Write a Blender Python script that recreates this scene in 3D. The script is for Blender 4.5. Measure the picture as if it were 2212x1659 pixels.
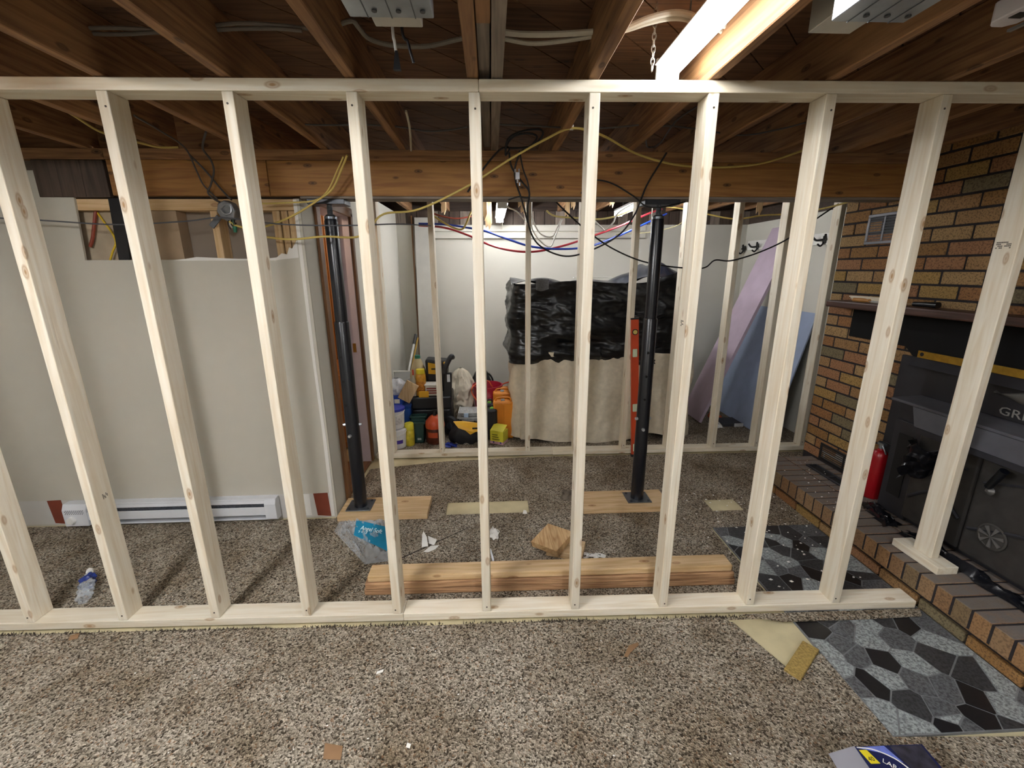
import bpy, bmesh, math, random
from mathutils import Vector, Matrix
random.seed(7)
for o in list(bpy.data.objects): bpy.data.objects.remove(o)
S = bpy.context.scene
COL = S.collection

# ---------------------------------------------------------------- camera
F, PITCH, YAW, ROLL, CH = 935.616, 0.25826, -0.04567, 0.00541, 1.54914
_f = Vector((-math.sin(YAW)*math.cos(PITCH), math.cos(YAW)*math.cos(PITCH), -math.sin(PITCH)))
_r = Vector((math.cos(YAW), math.sin(YAW), 0))
_d = _f.cross(_r)
CR = math.cos(ROLL)*_r + math.sin(ROLL)*_d
CD = math.cos(ROLL)*_d - math.sin(ROLL)*_r
CF = _f
CAMP = Vector((0, 0, CH))
cam = bpy.data.cameras.new('camera')
cam.sensor_width = 36.0
cam.lens = F/2212*36
cam.clip_start = 0.02
co = bpy.data.objects.new('camera', cam)
COL.objects.link(co)
m = Matrix((CR, -CD, -CF)).transposed().to_4x4()
m.translation = CAMP
co.matrix_world = m
S.camera = co

# ---------------------------------------------------------------- world and exposure
w = bpy.data.worlds.new('world'); S.world = w; w.use_nodes = True
w.node_tree.nodes['Background'].inputs[0].default_value = (0.75, 0.8, 1, 1)
w.node_tree.nodes['Background'].inputs[1].default_value = 0.05
S.view_settings.view_transform = 'Standard'
S.view_settings.look = 'None'
S.view_settings.exposure = 2.65
S.view_settings.gamma = 1.0
S.view_settings.use_curve_mapping = False
TUBE_NEAR, TUBE_BEHIND, TUBE_BACK, BULB_HALL = 5.0, 40.0, 9.5, .9   # tube emission strengths

# ---------------------------------------------------------------- photo pixel -> direction -> plane
def ray(px, py): return CF + CR*((px-1106)/F) + CD*((py-829.5)/F)
def AZ(px, py, z=0.0):
    a = ray(px, py); return CAMP + a*((z-CH)/a.z)
def AY(px, py, y):
    a = ray(px, py); return CAMP + a*(y/a.y)
def AX(px, py, x):
    a = ray(px, py); return CAMP + a*(x/a.x)

# ---------------------------------------------------------------- materials
def lin(h):
    c = [int(h[i:i+2], 16)/255 for i in (0, 2, 4)]
    return tuple((x/12.92 if x <= .04045 else ((x+.055)/1.055)**2.4) for x in c) + (1,)
def nmat(name):
    m = bpy.data.materials.new(name); m.use_nodes = True
    nt = m.node_tree; b = nt.nodes['Principled BSDF']
    return m, nt, b
def N(nt, t, **k):
    n = nt.nodes.new(t)
    for a, v in k.items():
        if a[0] == 'i' and a[1:].isdigit(): n.inputs[int(a[1:])].default_value = v
        else: setattr(n, a, v)
    return n
def ramp(nt, stops):
    r = nt.nodes.new('ShaderNodeValToRGB'); e = r.color_ramp.elements
    while len(e) < len(stops): e.new(0.5)
    for i, (p, c) in enumerate(stops):
        e[i].position = p; e[i].color = lin(c) if isinstance(c, str) else c
    return r
def bump(nt, b, hsock, st=.3, dist=.01):
    n = nt.nodes.new('ShaderNodeBump'); n.inputs['Strength'].default_value = st; n.inputs['Distance'].default_value = dist
    nt.links.new(hsock, n.inputs['Height']); nt.links.new(n.outputs[0], b.inputs['Normal'])
PL = {}
def plain(c, rough=.6, metal=0, var=.12, scale=9, bmp=0, spec=.5, alpha=1, trans=0):
    """flat paint / plastic colour with a little cloudy wear"""
    key = (c, rough, metal, var, scale, bmp, spec, alpha, trans)
    if key in PL: return PL[key]
    m, nt, b = nmat('mat_'+c)
    tc = N(nt, 'ShaderNodeTexCoord'); ns = N(nt, 'ShaderNodeTexNoise'); ns.inputs['Scale'].default_value = scale; ns.inputs['Detail'].default_value = 5
    nt.links.new(tc.outputs['Object'], ns.inputs['Vector'])
    l = lin(c)
    r = ramp(nt, [(.3, tuple(x*(1-var) for x in l[:3])+(1,)), (.7, tuple(min(1, x*(1+var)) for x in l[:3])+(1,))])
    nt.links.new(ns.outputs[0], r.inputs[0]); nt.links.new(r.outputs[0], b.inputs['Base Color'])
    b.inputs['Roughness'].default_value = rough; b.inputs['Metallic'].default_value = metal
    b.inputs['Specular IOR Level'].default_value = spec
    if trans: b.inputs['Transmission Weight'].default_value = trans
    if alpha < 1: b.inputs['Alpha'].default_value = alpha
    if bmp: bump(nt, b, ns.outputs[0], bmp, .01)
    PL[key] = m; return m
def wood(name, axis, c0, c1, knot=None, rough=.65, grain=1.0, kscale=1.0):
    m, nt, b = nmat(name)
    tc = N(nt, 'ShaderNodeTexCoord'); oi = N(nt, 'ShaderNodeObjectInfo')
    ad = N(nt, 'ShaderNodeVectorMath', operation='MULTIPLY_ADD')
    sc = [9*grain]*3; sc[axis] = .55*grain
    nt.links.new(tc.outputs['Object'], ad.inputs[0]); ad.inputs[1].default_value = sc
    mu = N(nt, 'ShaderNodeMath', operation='MULTIPLY'); mu.inputs[1].default_value = 37
    nt.links.new(oi.outputs['Random'], mu.inputs[0]); nt.links.new(mu.outputs[0], ad.inputs[2])
    n1 = N(nt, 'ShaderNodeTexNoise'); n1.inputs['Scale'].default_value = 1.6; n1.inputs['Detail'].default_value = 3; n1.inputs['Distortion'].default_value = .6
    nt.links.new(ad.outputs[0], n1.inputs['Vector'])
    wv = N(nt, 'ShaderNodeMath', operation='MULTIPLY'); wv.inputs[1].default_value = 34
    nt.links.new(n1.outputs[0], wv.inputs[0])
    sn = N(nt, 'ShaderNodeMath', operation='SINE'); nt.links.new(wv.outputs[0], sn.inputs[0])
    n2 = N(nt, 'ShaderNodeTexNoise'); n2.inputs['Scale'].default_value = 9; n2.inputs['Detail'].default_value = 4
    nt.links.new(ad.outputs[0], n2.inputs['Vector'])
    mx = N(nt, 'ShaderNodeMath', operation='MULTIPLY_ADD'); mx.inputs[1].default_value = .16; nt.links.new(sn.outputs[0], mx.inputs[0]); nt.links.new(n2.outputs[0], mx.inputs[2])
    r = ramp(nt, [(.2, c1), (.75, c0)])
    nt.links.new(mx.outputs[0], r.inputs[0])
    out = r.outputs[0]
    if knot:
        ad2 = N(nt, 'ShaderNodeVectorMath', operation='MULTIPLY_ADD'); s2 = [13*kscale]*3; s2[axis] = 5.5*kscale
        nt.links.new(tc.outputs['Object'], ad2.inputs[0]); ad2.inputs[1].default_value = s2; nt.links.new(mu.outputs[0], ad2.inputs[2])
        vo = N(nt, 'ShaderNodeTexVoronoi'); vo.inputs['Scale'].default_value = 1.0
        nt.links.new(ad2.outputs[0], vo.inputs['Vector'])
        kr = ramp(nt, [(.04, (1, 1, 1, 1)), (.08, (.45, .45, .45, 1)), (.12, (.7, .7, .7, 1)), (.17, (0, 0, 0, 1))])
        nt.links.new(vo.outputs['Distance'], kr.inputs[0])
        mm = N(nt, 'ShaderNodeMix', data_type='RGBA'); nt.links.new(kr.outputs[0], mm.inputs[0]); nt.links.new(out, mm.inputs[6]); mm.inputs[7].default_value = lin(knot)
        out = mm.outputs[2]
    # board to board tint
    hv = N(nt, 'ShaderNodeHueSaturation'); mr = N(nt, 'ShaderNodeMapRange'); mr.inputs[3].default_value = .9; mr.inputs[4].default_value = 1.06
    nt.links.new(oi.outputs['Random'], mr.inputs[0]); nt.links.new(mr.outputs[0], hv.inputs['Value']); nt.links.new(out, hv.inputs['Color'])
    nt.links.new(hv.outputs[0], b.inputs['Base Color'])
    b.inputs['Roughness'].default_value = rough
    bump(nt, b, mx.outputs[0], .15, .004)
    return m
def wset(n, c0, c1, knot, **k): return [wood(n+'_'+'xyz'[i], i, c0, c1, knot, **k) for i in range(3)]
NEW = wset('new_pine', 'ebe4d2', 'dccfb5', 'a8855c')
FIR = wset('fir_timber', 'd6b990', 'bd9b6c', '8d6038')
OLD = wset('old_joist', 'a47a50', '745236', '3c291a', rough=.75)
BEAM = wset('beam_timber', 'a3763f', '875c32', '3c2816', rough=.7, kscale=1.15)
GREYW = wset('grey_board', '8d8072', '6b6056', None)
PLANKM = wset('subfloor_plank', '765438', '523924', '33241a', rough=.8)
DARKW = wset('dark_panel', '4f4136', '382c24', None)
TRIMW = wset('oak_trim', '8d6540', '6c4a2c', None, rough=.45)
PINEW = wset('pine_panel', 'd69a5c', 'b87a3f', '7d4a20', rough=.4)
MANTEL = wset('mantel', '5a3d33', '422b24', None, rough=.45)

def mat_wall(name, c, var=.05):
    m, nt, b = nmat(name)
    tc = N(nt, 'ShaderNodeTexCoord')
    n1 = N(nt, 'ShaderNodeTexNoise'); n1.inputs['Scale'].default_value = 2.2; n1.inputs['Detail'].default_value = 4
    n2 = N(nt, 'ShaderNodeTexNoise'); n2.inputs['Scale'].default_value = 180
    nt.links.new(tc.outputs['Object'], n1.inputs['Vector']); nt.links.new(tc.outputs['Object'], n2.inputs['Vector'])
    l = lin(c); r = ramp(nt, [(.3, tuple(x*(1-var) for x in l[:3])+(1,)), (.7, l)])
    nt.links.new(n1.outputs[0], r.inputs[0]); nt.links.new(r.outputs[0], b.inputs['Base Color'])
    b.inputs['Roughness'].default_value = .75; bump(nt, b, n2.outputs[0], .08, .002)
    return m
PAINT = mat_wall('grey_paint', 'bfbbae')
PAINT2 = mat_wall('back_room_paint', 'cfccc0')
GYP = mat_wall('raw_gypsum', 'e2e0da')
BACKING = mat_wall('brown_backing', '8f8172', .1)

def mat_carpet():
    m, nt, b = nmat('speckled_carpet')
    tc = N(nt, 'ShaderNodeTexCoord')
    vo = N(nt, 'ShaderNodeTexVoronoi'); vo.inputs['Scale'].default_value = 170
    nz = N(nt, 'ShaderNodeTexNoise'); nz.inputs['Scale'].default_value = 60; nz.inputs['Detail'].default_value = 3
    dv = N(nt, 'ShaderNodeVectorMath', operation='MULTIPLY_ADD'); dv.inputs[1].default_value = (.012, .012, .012)
    nt.links.new(tc.outputs['Object'], nz.inputs['Vector']); nt.links.new(nz.outputs['Color'], dv.inputs[0]); nt.links.new(tc.outputs['Object'], dv.inputs[2])
    nt.links.new(dv.outputs[0], vo.inputs['Vector'])
    sp = N(nt, 'ShaderNodeSeparateColor'); nt.links.new(vo.outputs['Color'], sp.inputs[0])
    r = ramp(nt, [(.0, '4c453b'), (.14, '776e61'), (.36, '9f9686'), (.6, 'b1a797'), (.82, 'cbc1b0'), (.96, '967d66')])
    r.color_ramp.interpolation = 'CONSTANT'
    nt.links.new(sp.outputs[0], r.inputs[0])
    n1 = N(nt, 'ShaderNodeTexNoise'); n1.inputs['Scale'].default_value = 3.0; n1.inputs['Detail'].default_value = 6; n1.inputs['Roughness'].default_value = .65
    nt.links.new(tc.outputs['Object'], n1.inputs['Vector'])
    r2 = ramp(nt, [(.3, 'c4b9aa'), (.62, 'ffffff')])
    nt.links.new(n1.outputs[0], r2.inputs[0])
    mx = N(nt, 'ShaderNodeMix', data_type='RGBA', blend_type='MULTIPLY'); mx.inputs[0].default_value = 1
    nt.links.new(r.outputs[0], mx.inputs[6]); nt.links.new(r2.outputs[0], mx.inputs[7])
    nt.links.new(mx.outputs[2], b.inputs['Base Color'])
    b.inputs['Roughness'].default_value = .95; b.inputs['Specular IOR Level'].default_value = .1
    bump(nt, b, vo.outputs['Distance'], .9, .006)
    return m
CARPET = mat_carpet()
def mat_brick(name, stops, dark=.35, dust=None):
    m, nt, b = nmat(name)
    oi = N(nt, 'ShaderNodeObjectInfo'); tc = N(nt, 'ShaderNodeTexCoord')
    r = ramp(nt, [(i/(len(stops)-1)*.98, c) for i, c in enumerate(stops)]); r.color_ramp.interpolation = 'CONSTANT'
    nt.links.new(oi.outputs['Random'], r.inputs[0])
    ad = N(nt, 'ShaderNodeVectorMath', operation='ADD'); nt.links.new(tc.outputs['Object'], ad.inputs[0]); nt.links.new(oi.outputs['Random'], ad.inputs[1])
    n1 = N(nt, 'ShaderNodeTexNoise'); n1.inputs['Scale'].default_value = 130; n1.inputs['Detail'].default_value = 3
    nt.links.new(ad.outputs[0], n1.inputs['Vector'])
    r2 = ramp(nt, [(.38, (dark, dark, dark, 1)), (.52, (1, 1, 1, 1))]); nt.links.new(n1.outputs[0], r2.inputs[0])
    mx = N(nt, 'ShaderNodeMix', data_type='RGBA', blend_type='MULTIPLY'); mx.inputs[0].default_value = .75
    nt.links.new(r.outputs[0], mx.inputs[6]); nt.links.new(r2.outputs[0], mx.inputs[7]); out = mx.outputs[2]
    if dust:
        sp = N(nt, 'ShaderNodeSeparateXYZ'); nt.links.new(tc.outputs['Normal'], sp.inputs[0])
        n3 = N(nt, 'ShaderNodeTexNoise'); n3.inputs['Scale'].default_value = 25; n3.inputs['Detail'].default_value = 5; nt.links.new(ad.outputs[0], n3.inputs['Vector'])
        mu = N(nt, 'ShaderNodeMath', operation='MULTIPLY'); nt.links.new(sp.outputs[2], mu.inputs[0])
        rr = ramp(nt, [(.25, (.55, .55, .55, 1)), (.6, (1, 1, 1, 1))]); nt.links.new(n3.outputs[0], rr.inputs[0]); nt.links.new(rr.outputs[0], mu.inputs[1]); mu.use_clamp = True
        m2 = N(nt, 'ShaderNodeMix', data_type='RGBA'); nt.links.new(mu.outputs[0], m2.inputs[0]); nt.links.new(out, m2.inputs[6]); m2.inputs[7].default_value = lin(dust); out = m2.outputs[2]
    nt.links.new(out, b.inputs['Base Color'])
    b.inputs['Roughness'].default_value = .85; bump(nt, b, n1.outputs[0], .5, .004)
    return m
BRICK = mat_brick('tan_brick', ['9c7a50', '8f6a3c', 'a4855a', '93683f', 'a0814a', '786c50', '97744a', '9a6f4c', '9e774a'])
HBRICK = mat_brick('hearth_brick', ['8f7252', '836444', '94704a', '7a6548', '8c7458'], .5, '6f6862')
MORTAR = plain('262224', .9, var=.2, scale=40, bmp=.3)
BLACKMETAL = plain('1d1d20', .5, .0, .2, 20)
STOVE = plain('2a2a2f', .55, .2, .15, 14)
GALV = plain('9fa6ad', .38, .85, .18, 12)
WHITE = plain('eceae4', .5, var=.04)
BLACKPL = plain('0b0d12', .3, var=.2, scale=16)
CANVAS = plain('d9cfba', .9, var=.08, scale=30, bmp=.2)

def mat_emit(name, c, s):
    m, nt, b = nmat(name)
    b.inputs['Base Color'].default_value = c; b.inputs['Emission Color'].default_value = c; b.inputs['Emission Strength'].default_value = s
    return m

# ---------------------------------------------------------------- mesh builder
class MB:
    def __init__(s): s.v = []; s.f = []
    def add(s, vs, fs):
        k = len(s.v); s.v += [Vector(v) for v in vs]; s.f += [tuple(i+k for i in f) for f in fs]; return s
    def box(s, x0, x1, y0, y1, z0, z1):
        return s.add([(x, y, z) for z in (z0, z1) for y in (y0, y1) for x in (x0, x1)],
                     [(0, 2, 3, 1), (4, 5, 7, 6), (0, 1, 5, 4), (2, 6, 7, 3), (0, 4, 6, 2), (1, 3, 7, 5)])
    def hexa(s, b4, t4):
        return s.add(list(b4)+list(t4), [(3, 2, 1, 0), (4, 5, 6, 7)]+[(i, (i+1) % 4, 4+(i+1) % 4, 4+i) for i in range(4)])
    def slab(s, pts, off):
        """polygon + its copy shifted by off"""
        n = len(pts); off = Vector(off); a = [Vector(p) for p in pts]
        return s.add(a+[p+off for p in a], [tuple(range(n-1, -1, -1)), tuple(range(n, 2*n))]+[(i, (i+1) % n, n+(i+1) % n, n+i) for i in range(n)])
    def cyl(s, p0, p1, r0, r1=None, n=16, cap=True):
        p0, p1 = Vector(p0), Vector(p1); r1 = r0 if r1 is None else r1
        a = (p1-p0).normalized(); u = a.orthogonal().normalized(); w_ = a.cross(u)
        vs = [p+(u*math.cos(t*2*math.pi/n)+w_*math.sin(t*2*math.pi/n))*r for p, r in ((p0, r0), (p1, r1)) for t in range(n)]
        fs = [(i, (i+1) % n, n+(i+1) % n, n+i) for i in range(n)]
        if cap: fs += [tuple(range(n-1, -1, -1)), tuple(range(n, 2*n))]
        return s.add(vs, fs)
    def lathe(s, c, prof, n=20, axis=(0, 0, 1), cap=True):
        a = Vector(axis).normalized(); u = a.orthogonal().normalized() if abs(a.z) < .999 else Vector((1, 0, 0)); w_ = a.cross(u); c = Vector(c)
        vs = [c+a*z+(u*math.cos(t*2*math.pi/n)+w_*math.sin(t*2*math.pi/n))*r for r, z in prof for t in range(n)]
        fs = [(j*n+i, j*n+(i+1) % n, (j+1)*n+(i+1) % n, (j+1)*n+i) for j in range(len(prof)-1) for i in range(n)]
        if cap: fs += [tuple(range(n-1, -1, -1)), tuple(range((len(prof)-1)*n, len(prof)*n))]
        return s.add(vs, fs)
    def tube(s, pts, r, n=8, closed=False):
        pts = [Vector(p) for p in pts]; m_ = len(pts); vs = []; u = None
        for i, p in enumerate(pts):
            a = (pts[min(i+1, m_-1)]-pts[max(i-1, 0)]).normalized()
            u = a.orthogonal().normalized() if u is None else (u-a*u.dot(a)).normalized()
            w_ = a.cross(u); rr = r[i] if isinstance(r, (list, tuple)) else r
            vs += [p+(u*math.cos(t*2*math.pi/n)+w_*math.sin(t*2*math.pi/n))*rr for t in range(n)]
        fs = [(j*n+i, j*n+(i+1) % n, (j+1)*n+(i+1) % n, (j+1)*n+i) for j in range(m_-1) for i in range(n)]
        fs += [tuple(range(n-1, -1, -1)), tuple(range((m_-1)*n, m_*n))]
        return s.add(vs, fs)
    def grid(s, fn, nu, nv, closeu=False):
        vs = [fn(i/(nu if closeu else nu-1), j/(nv-1)) for j in range(nv) for i in range(nu)]
        fs = [(j*nu+i, j*nu+(i+1) % nu, (j+1)*nu+(i+1) % nu, (j+1)*nu+i) for j in range(nv-1) for i in range(nu if closeu else nu-1)]
        return s.add(vs, fs)
    def xf(s, M):
        s.v = [M @ p for p in s.v]; return s
    def move(s, d):
        d = Vector(d); s.v = [p+d for p in s.v]; return s
    def mesh(s, name, org=(0, 0, 0), bev=0, smooth=False, thick=0, seg=1):
        org = Vector(org)
        bm = bmesh.new(); vs = [bm.verts.new(p-org) for p in s.v]
        for f in s.f:
            try: bm.faces.new([vs[i] for i in f])
            except ValueError: pass
        if thick:
            bm.normal_update(); src = bm.faces[:]; bnd = [e for e in bm.edges if len(e.link_faces) == 1]
            dup = {v: bm.verts.new(v.co-v.normal*thick) for v in bm.verts[:]}
            for f in src: bm.faces.new([dup[v] for v in reversed(f.verts)])
            for e in bnd: bm.faces.new([e.verts[1], e.verts[0], dup[e.verts[0]], dup[e.verts[1]]])
        bmesh.ops.recalc_face_normals(bm, faces=bm.faces[:])
        if bev:
            es = [e for e in bm.edges if len(e.link_faces) == 2 and e.calc_face_angle(0) > .6]
            bmesh.ops.bevel(bm, geom=es, offset=bev, segments=seg, profile=.5, affect='EDGES', clamp_overlap=True)
        me = bpy.data.meshes.new(name); bm.to_mesh(me); bm.free()
        if smooth:
            me.polygons.foreach_set('use_smooth', [True]*len(me.polygons))
            try: me.set_sharp_from_angle(angle=.75)
            except Exception: pass
        return me
ORG = {}
def tag(o, label=None, cat=None, group=None, kind=None):
    if label: o['label'] = label
    if cat: o['category'] = cat
    if group: o['group'] = group
    if kind: o['kind'] = kind
    return o
def obj(name, mb, mat, parent=None, label=None, kind=None, bev=0, smooth=False, thick=0, seg=1):
    """a mesh part of parent, built in world coordinates"""
    org = ORG[parent.name] if parent else Vector((0, 0, 0))
    o = bpy.data.objects.new(name, mb.mesh(name, org, bev, smooth, thick, seg)); COL.objects.link(o)
    o.data.materials.append(mat)
    if parent: o.parent = parent
    ORG[o.name] = org
    return tag(o, label, None, None, kind)
def thing(name, label, cat, loc, group=None):
    o = bpy.data.objects.new(name, None); COL.objects.link(o); o.location = loc; o.empty_display_size = .05
    ORG[o.name] = Vector(loc)
    return tag(o, label, cat, group)
def one(name, label, cat, mb, mat, group=None, **k):
    """a thing that is one mesh: origin under its middle"""
    xs = [p.x for p in mb.v]; ys = [p.y for p in mb.v]; zs = [p.z for p in mb.v]
    org = Vector(((min(xs)+max(xs))/2, (min(ys)+max(ys))/2, min(zs)))
    o = bpy.data.objects.new(name, mb.mesh(name, org, k.get('bev', 0), k.get('smooth', False), k.get('thick', 0), k.get('seg', 1)))
    COL.objects.link(o); o.location = org; o.data.materials.append(mat); ORG[o.name] = org
    return tag(o, label, cat, group, k.get('kind'))
def struct(name, mb, mat, **k):
    o = obj(name, mb, mat, None, k.pop('label', None), 'structure', **k); return o
def piece(name, me, parent, loc, rot=None):
    o = bpy.data.objects.new(name, me); COL.objects.link(o); o.parent = parent
    o.location = Vector(loc)-ORG[parent.name]
    if rot: o.rotation_euler = rot
    return o
def spline(pts, n=7):
    P = [Vector(p) for p in pts]; out = []
    for i in range(len(P)-1):
        a, b, c, d = P[max(i-1, 0)], P[i], P[i+1], P[min(i+2, len(P)-1)]
        for k in range(n):
            t = k/n
            out.append(.5*((2*b)+(c-a)*t+(2*a-5*b+4*c-d)*t*t+(3*b-a-3*c+d)*t**3))
    return out+[P[-1]]
def text_mesh(name, body, size, M, mat, parent, ext=.0004, sx=1.0):
    c = bpy.data.curves.new(name, 'FONT'); c.body = body; c.size = size; c.extrude = ext; c.align_x = 'CENTER'; c.align_y = 'CENTER'; c.resolution_u = 2
    o = bpy.data.objects.new(name+'_c', c); COL.objects.link(o)
    me = bpy.data.meshes.new_from_object(o.evaluated_get(bpy.context.evaluated_depsgraph_get()))
    bpy.data.objects.remove(o); bpy.data.curves.remove(c)
    me.transform(Matrix.Diagonal((sx, 1, 1, 1)))
    org = ORG[parent.name]; me.transform(Matrix.Translation(-org) @ M)
    me.materials.clear(); me.materials.append(mat); me.name = name
    r = bpy.data.objects.new(name, me); COL.objects.link(r); r.parent = parent; ORG[r.name] = org
    return r
def frame(o, x, y):
    """matrix with origin o, local x and y directions"""
    x = Vector(x).normalized(); z = x.cross(Vector(y)).normalized(); y = z.cross(x)
    M = Matrix((x, y, z)).transposed().to_4x4(); M.translation = Vector(o); return M
def sm(a, b, t):
    t = max(0, min(1, (t-a)/(b-a))); return t*t*(3-2*t)

# ================================================================ THE SETTING
CT = 0.0           # carpet top
fl = struct('floor', MB().box(-4.2, 2.95, -1.95, 5.15, -.06, -.012), plain('c6bb96', .8, var=.22, scale=5, bmp=.1))

D0, PHI = 1.64992, -0.02046
WM = Matrix.Translation((0, D0, 0)) @ Matrix.Rotation(PHI, 4, 'Z')      # near stud wall: x along, y into the room
def wy(x, s=0): return (WM @ Vector((x, s, 0))).y
FM = Matrix.Translation((-.9, 3.46, 0)) @ Matrix.Rotation(-.0125, 4, 'Z')
def fy(x, s=0): return 3.46-.0125*(x+.9)+s

# carpets (the ones cut away along the plates show the pad below)
def v2(p, z): return Vector((p[0], p[1], z))
def sheet(polys, z0=-.012, z1=0.0):
    mb = MB()
    for p in polys: mb.slab([v2(q, z0) for q in p], (0, 0, z1-z0))
    return mb
flap = [Vector((1.345, AZ(1765, 1412).y, 0)), AZ(1735, 1428), AZ(1700, 1442), AZ(1640, 1392), AZ(1585, 1345), AZ(1560, 1336)]
near = [(-4.2, -1.95), (1.98, -1.95), (1.98, 1.03), (1.345, 1.06)]+[(p.x, p.y) for p in flap]+[(1.2, wy(1.2, -.028)), (.3, wy(.3, -.02)), (-.3, wy(-.3, -.03)), (-1.2, wy(-1.2, -.02)), (-2.2, wy(-2.2, -.022)), (-4.2, wy(-4.2, -.02))]
o = one('carpet', 'large speckled grey-brown carpet in front of the near stud wall', 'carpet', sheet([near]), CARPET); o['kind'] = 'structure'
a1, a2, a3 = AZ(962, 1112), AZ(1145, 1112), AZ(1142, 1078)
b1, b2, b3 = AZ(1556, 1103), AZ(1622, 1103), AZ(1590, 1075)
yA, yB, yC, yD = a1.y, a3.y, b1.y, b3.y
y0, y1, y2_, y3 = sorted([yA, yB, yC, yD])
xa0, xa1, xb0, xb1 = a1.x, a2.x, 1.44, 1.66
def ex(y): return 1.33 if y < 2.31 else 1.985
quads = [[(-4.2, wy(-4.2, .118)), (1.33, wy(1.33, .118)), (1.33, 2.31), (-4.2, 2.31)],
         [(-4.2, 2.31), (1.985, 2.31), (1.985, min(yA, yC)), (-4.2, min(yA, yC))]]
ys = sorted({min(yA, yC), max(yA, yC), min(yB, yD), max(yB, yD)})
for k in range(3):
    u, v = ys[k], ys[k+1]; mid = (u+v)/2; xs = [-1.03 if mid > 2.56 else -4.2]
    cuts = []
    if yA < mid < yB: cuts.append((xa0, xa1))
    if yC < mid < yD: cuts.append((xb0, xb1))
    x = -4.2 if mid < 2.56 else -1.03
    for c0, c1 in cuts:
        quads.append([(x, u), (c0, u), (c0, v), (x, v)]); x = c1
    quads.append([(x, u), (1.985, u), (1.985, v), (x, v)])
quads.append([(-1.02, ys[3]), (1.985, ys[3]), (1.985, 2.93), (-1.02, 2.93)])
quads.append([(-1.0, 2.93), (2.9, 2.93), (2.9, fy(2.9, -.03)), (.3, fy(.3, -.035)), (-.4, fy(-.4, -.09)), (-1.0, 3.25)])
o = one('carpet', 'speckled carpet strip between the two stud walls with two cut-out patches', 'carpet', sheet(quads), CARPET); o['kind'] = 'structure'
cm = o
o = one('carpet', 'speckled carpet in the back room under the tools and drop cloth', 'carpet', sheet([[(-1.02, fy(-1, .12)), (2.92, fy(2.92, .12)), (2.92, 5.1), (-1.02, 5.1)]]), CARPET); o['kind'] = 'structure'
fr = MB(); rf = random.Random(9)
for _ in range(2600):
    x = rf.uniform(-2.6, 1.2); y = wy(x, -.026)+rf.gauss(0, .004); s = rf.uniform(.002, .005); a = rf.uniform(0, 6.28)
    if rf.random() < .5+.5*math.sin(5*x)*math.sin(13*x+1): continue
    fr.add([(x+s*math.cos(a), y+s*math.sin(a), -.002), (x-s*math.cos(a), y-s*math.sin(a), -.002), (x+rf.gauss(0, .004), y+rf.gauss(0, .004)+.004, rf.uniform(.003, .011))], [(0, 1, 2)])
o_near = bpy.data.objects['carpet']
f_ = obj('pile_fringe', fr, plain('3f362e', .95), o_near, 'dark frayed pile', 'stuff')
# thin remnant lying over the stone pad in front of the plate, slit in the middle carpet
st = [AZ(1600, 1331), AZ(1985, 1318), AZ(1990, 1333), AZ(1850, 1340), AZ(1690, 1345)]
one('carpet_strip', 'narrow leftover carpet strip lying along the plate over the stone pad', 'carpet', MB().slab([v2(p, .003) for p in st], (0, 0, .008)), CARPET)
p, q = AZ(862, 1208), AZ(1016, 1138); nrm = Vector((-(q-p).y, (q-p).x, 0)).normalized()*.004
obj('slit', MB().slab([p-nrm, q-nrm*.5, q+nrm*.5, p+nrm], (0, 0, .0008)), plain('2c2420', .95), cm)
# wooden threshold boards in the doorway
one('threshold_board', 'worn brown wooden threshold board in the doorway', 'board', MB().box(-1.28, -1.03, 2.8, 3.4, -.012, .004), TRIMW[1])

# ---------------------------------------------------------------- walls
YW = 2.57
wl = [(-4.2, -.012), (-1.03, -.012), (-1.03, 1.925), (-1.062, 1.925), (-1.066, 1.72), (-1.085, 1.69), (-1.1, 1.665), (-1.115, 1.672), (-1.13, 1.635), (-1.16, 1.64), (-1.19, 1.618), (-1.26, 1.613), (-1.4, 1.612), (-1.62, 1.622), (-1.75, 1.611), (-2.216, 1.611), (-2.187, 2.054), (-2.35, 2.06), (-4.2, 2.06)]
W_L = struct('wall_left', MB().slab([(x, YW, z) for x, z in wl], (0, .0127, 0)), PAINT)
# torn white paper edge, corner bead, stripped band where the baseboard was
obj('torn_paper', MB().slab([(x, YW-.0015, z) for x, z in [(-1.75, 1.606), (-1.2, 1.606), (-1.07, 1.62), (-1.068, 1.71), (-1.085, 1.688), (-1.1, 1.668), (-1.115, 1.675), (-1.13, 1.638), (-1.16, 1.643), (-1.19, 1.621), (-1.26, 1.615), (-1.4, 1.615), (-1.62, 1.625)]], (0, .004, 0)), GYP, W_L, 'white torn drywall paper')
obj('corner_bead', MB().slab([(x, YW-.003, z) for x, z in [(-1.066, 0), (-1.045, 0), (-1.04, .5), (-1.048, 1.0), (-1.043, 1.92), (-1.062, 1.92), (-1.066, 1.2), (-1.06, .6)]], (0, .003, 0)), GYP, W_L, 'chipped white corner bead')
obj('stripped_band', MB().box(-4.2, -1.066, YW-.0015, YW, .0, .165), mat_wall('stripped', 'cfcdc8', .15), W_L)
for (x0, x1, lab) in ((-2.80, -2.71, ''), (-1.165, -1.068, '')):
    obj('paint_patch', MB().slab([(x0, YW-.003, .165), (x0+.012, YW-.003, .008), (x1, YW-.003, .0), (x1-.006, YW-.003, .168)], (0, .0015, 0)), plain('7c3a26', .8, var=.15), W_L, 'red-brown bare patch')
obj('bare_patch', MB().box(-1.33, -1.19, YW-.003, YW, .01, .165), GYP, W_L, 'white bare patch')
obj('hole', MB().cyl((-2.68, YW-.003, .085), (-2.68, YW, .085), .016, n=12), plain('0c0b0a'), W_L)
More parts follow.
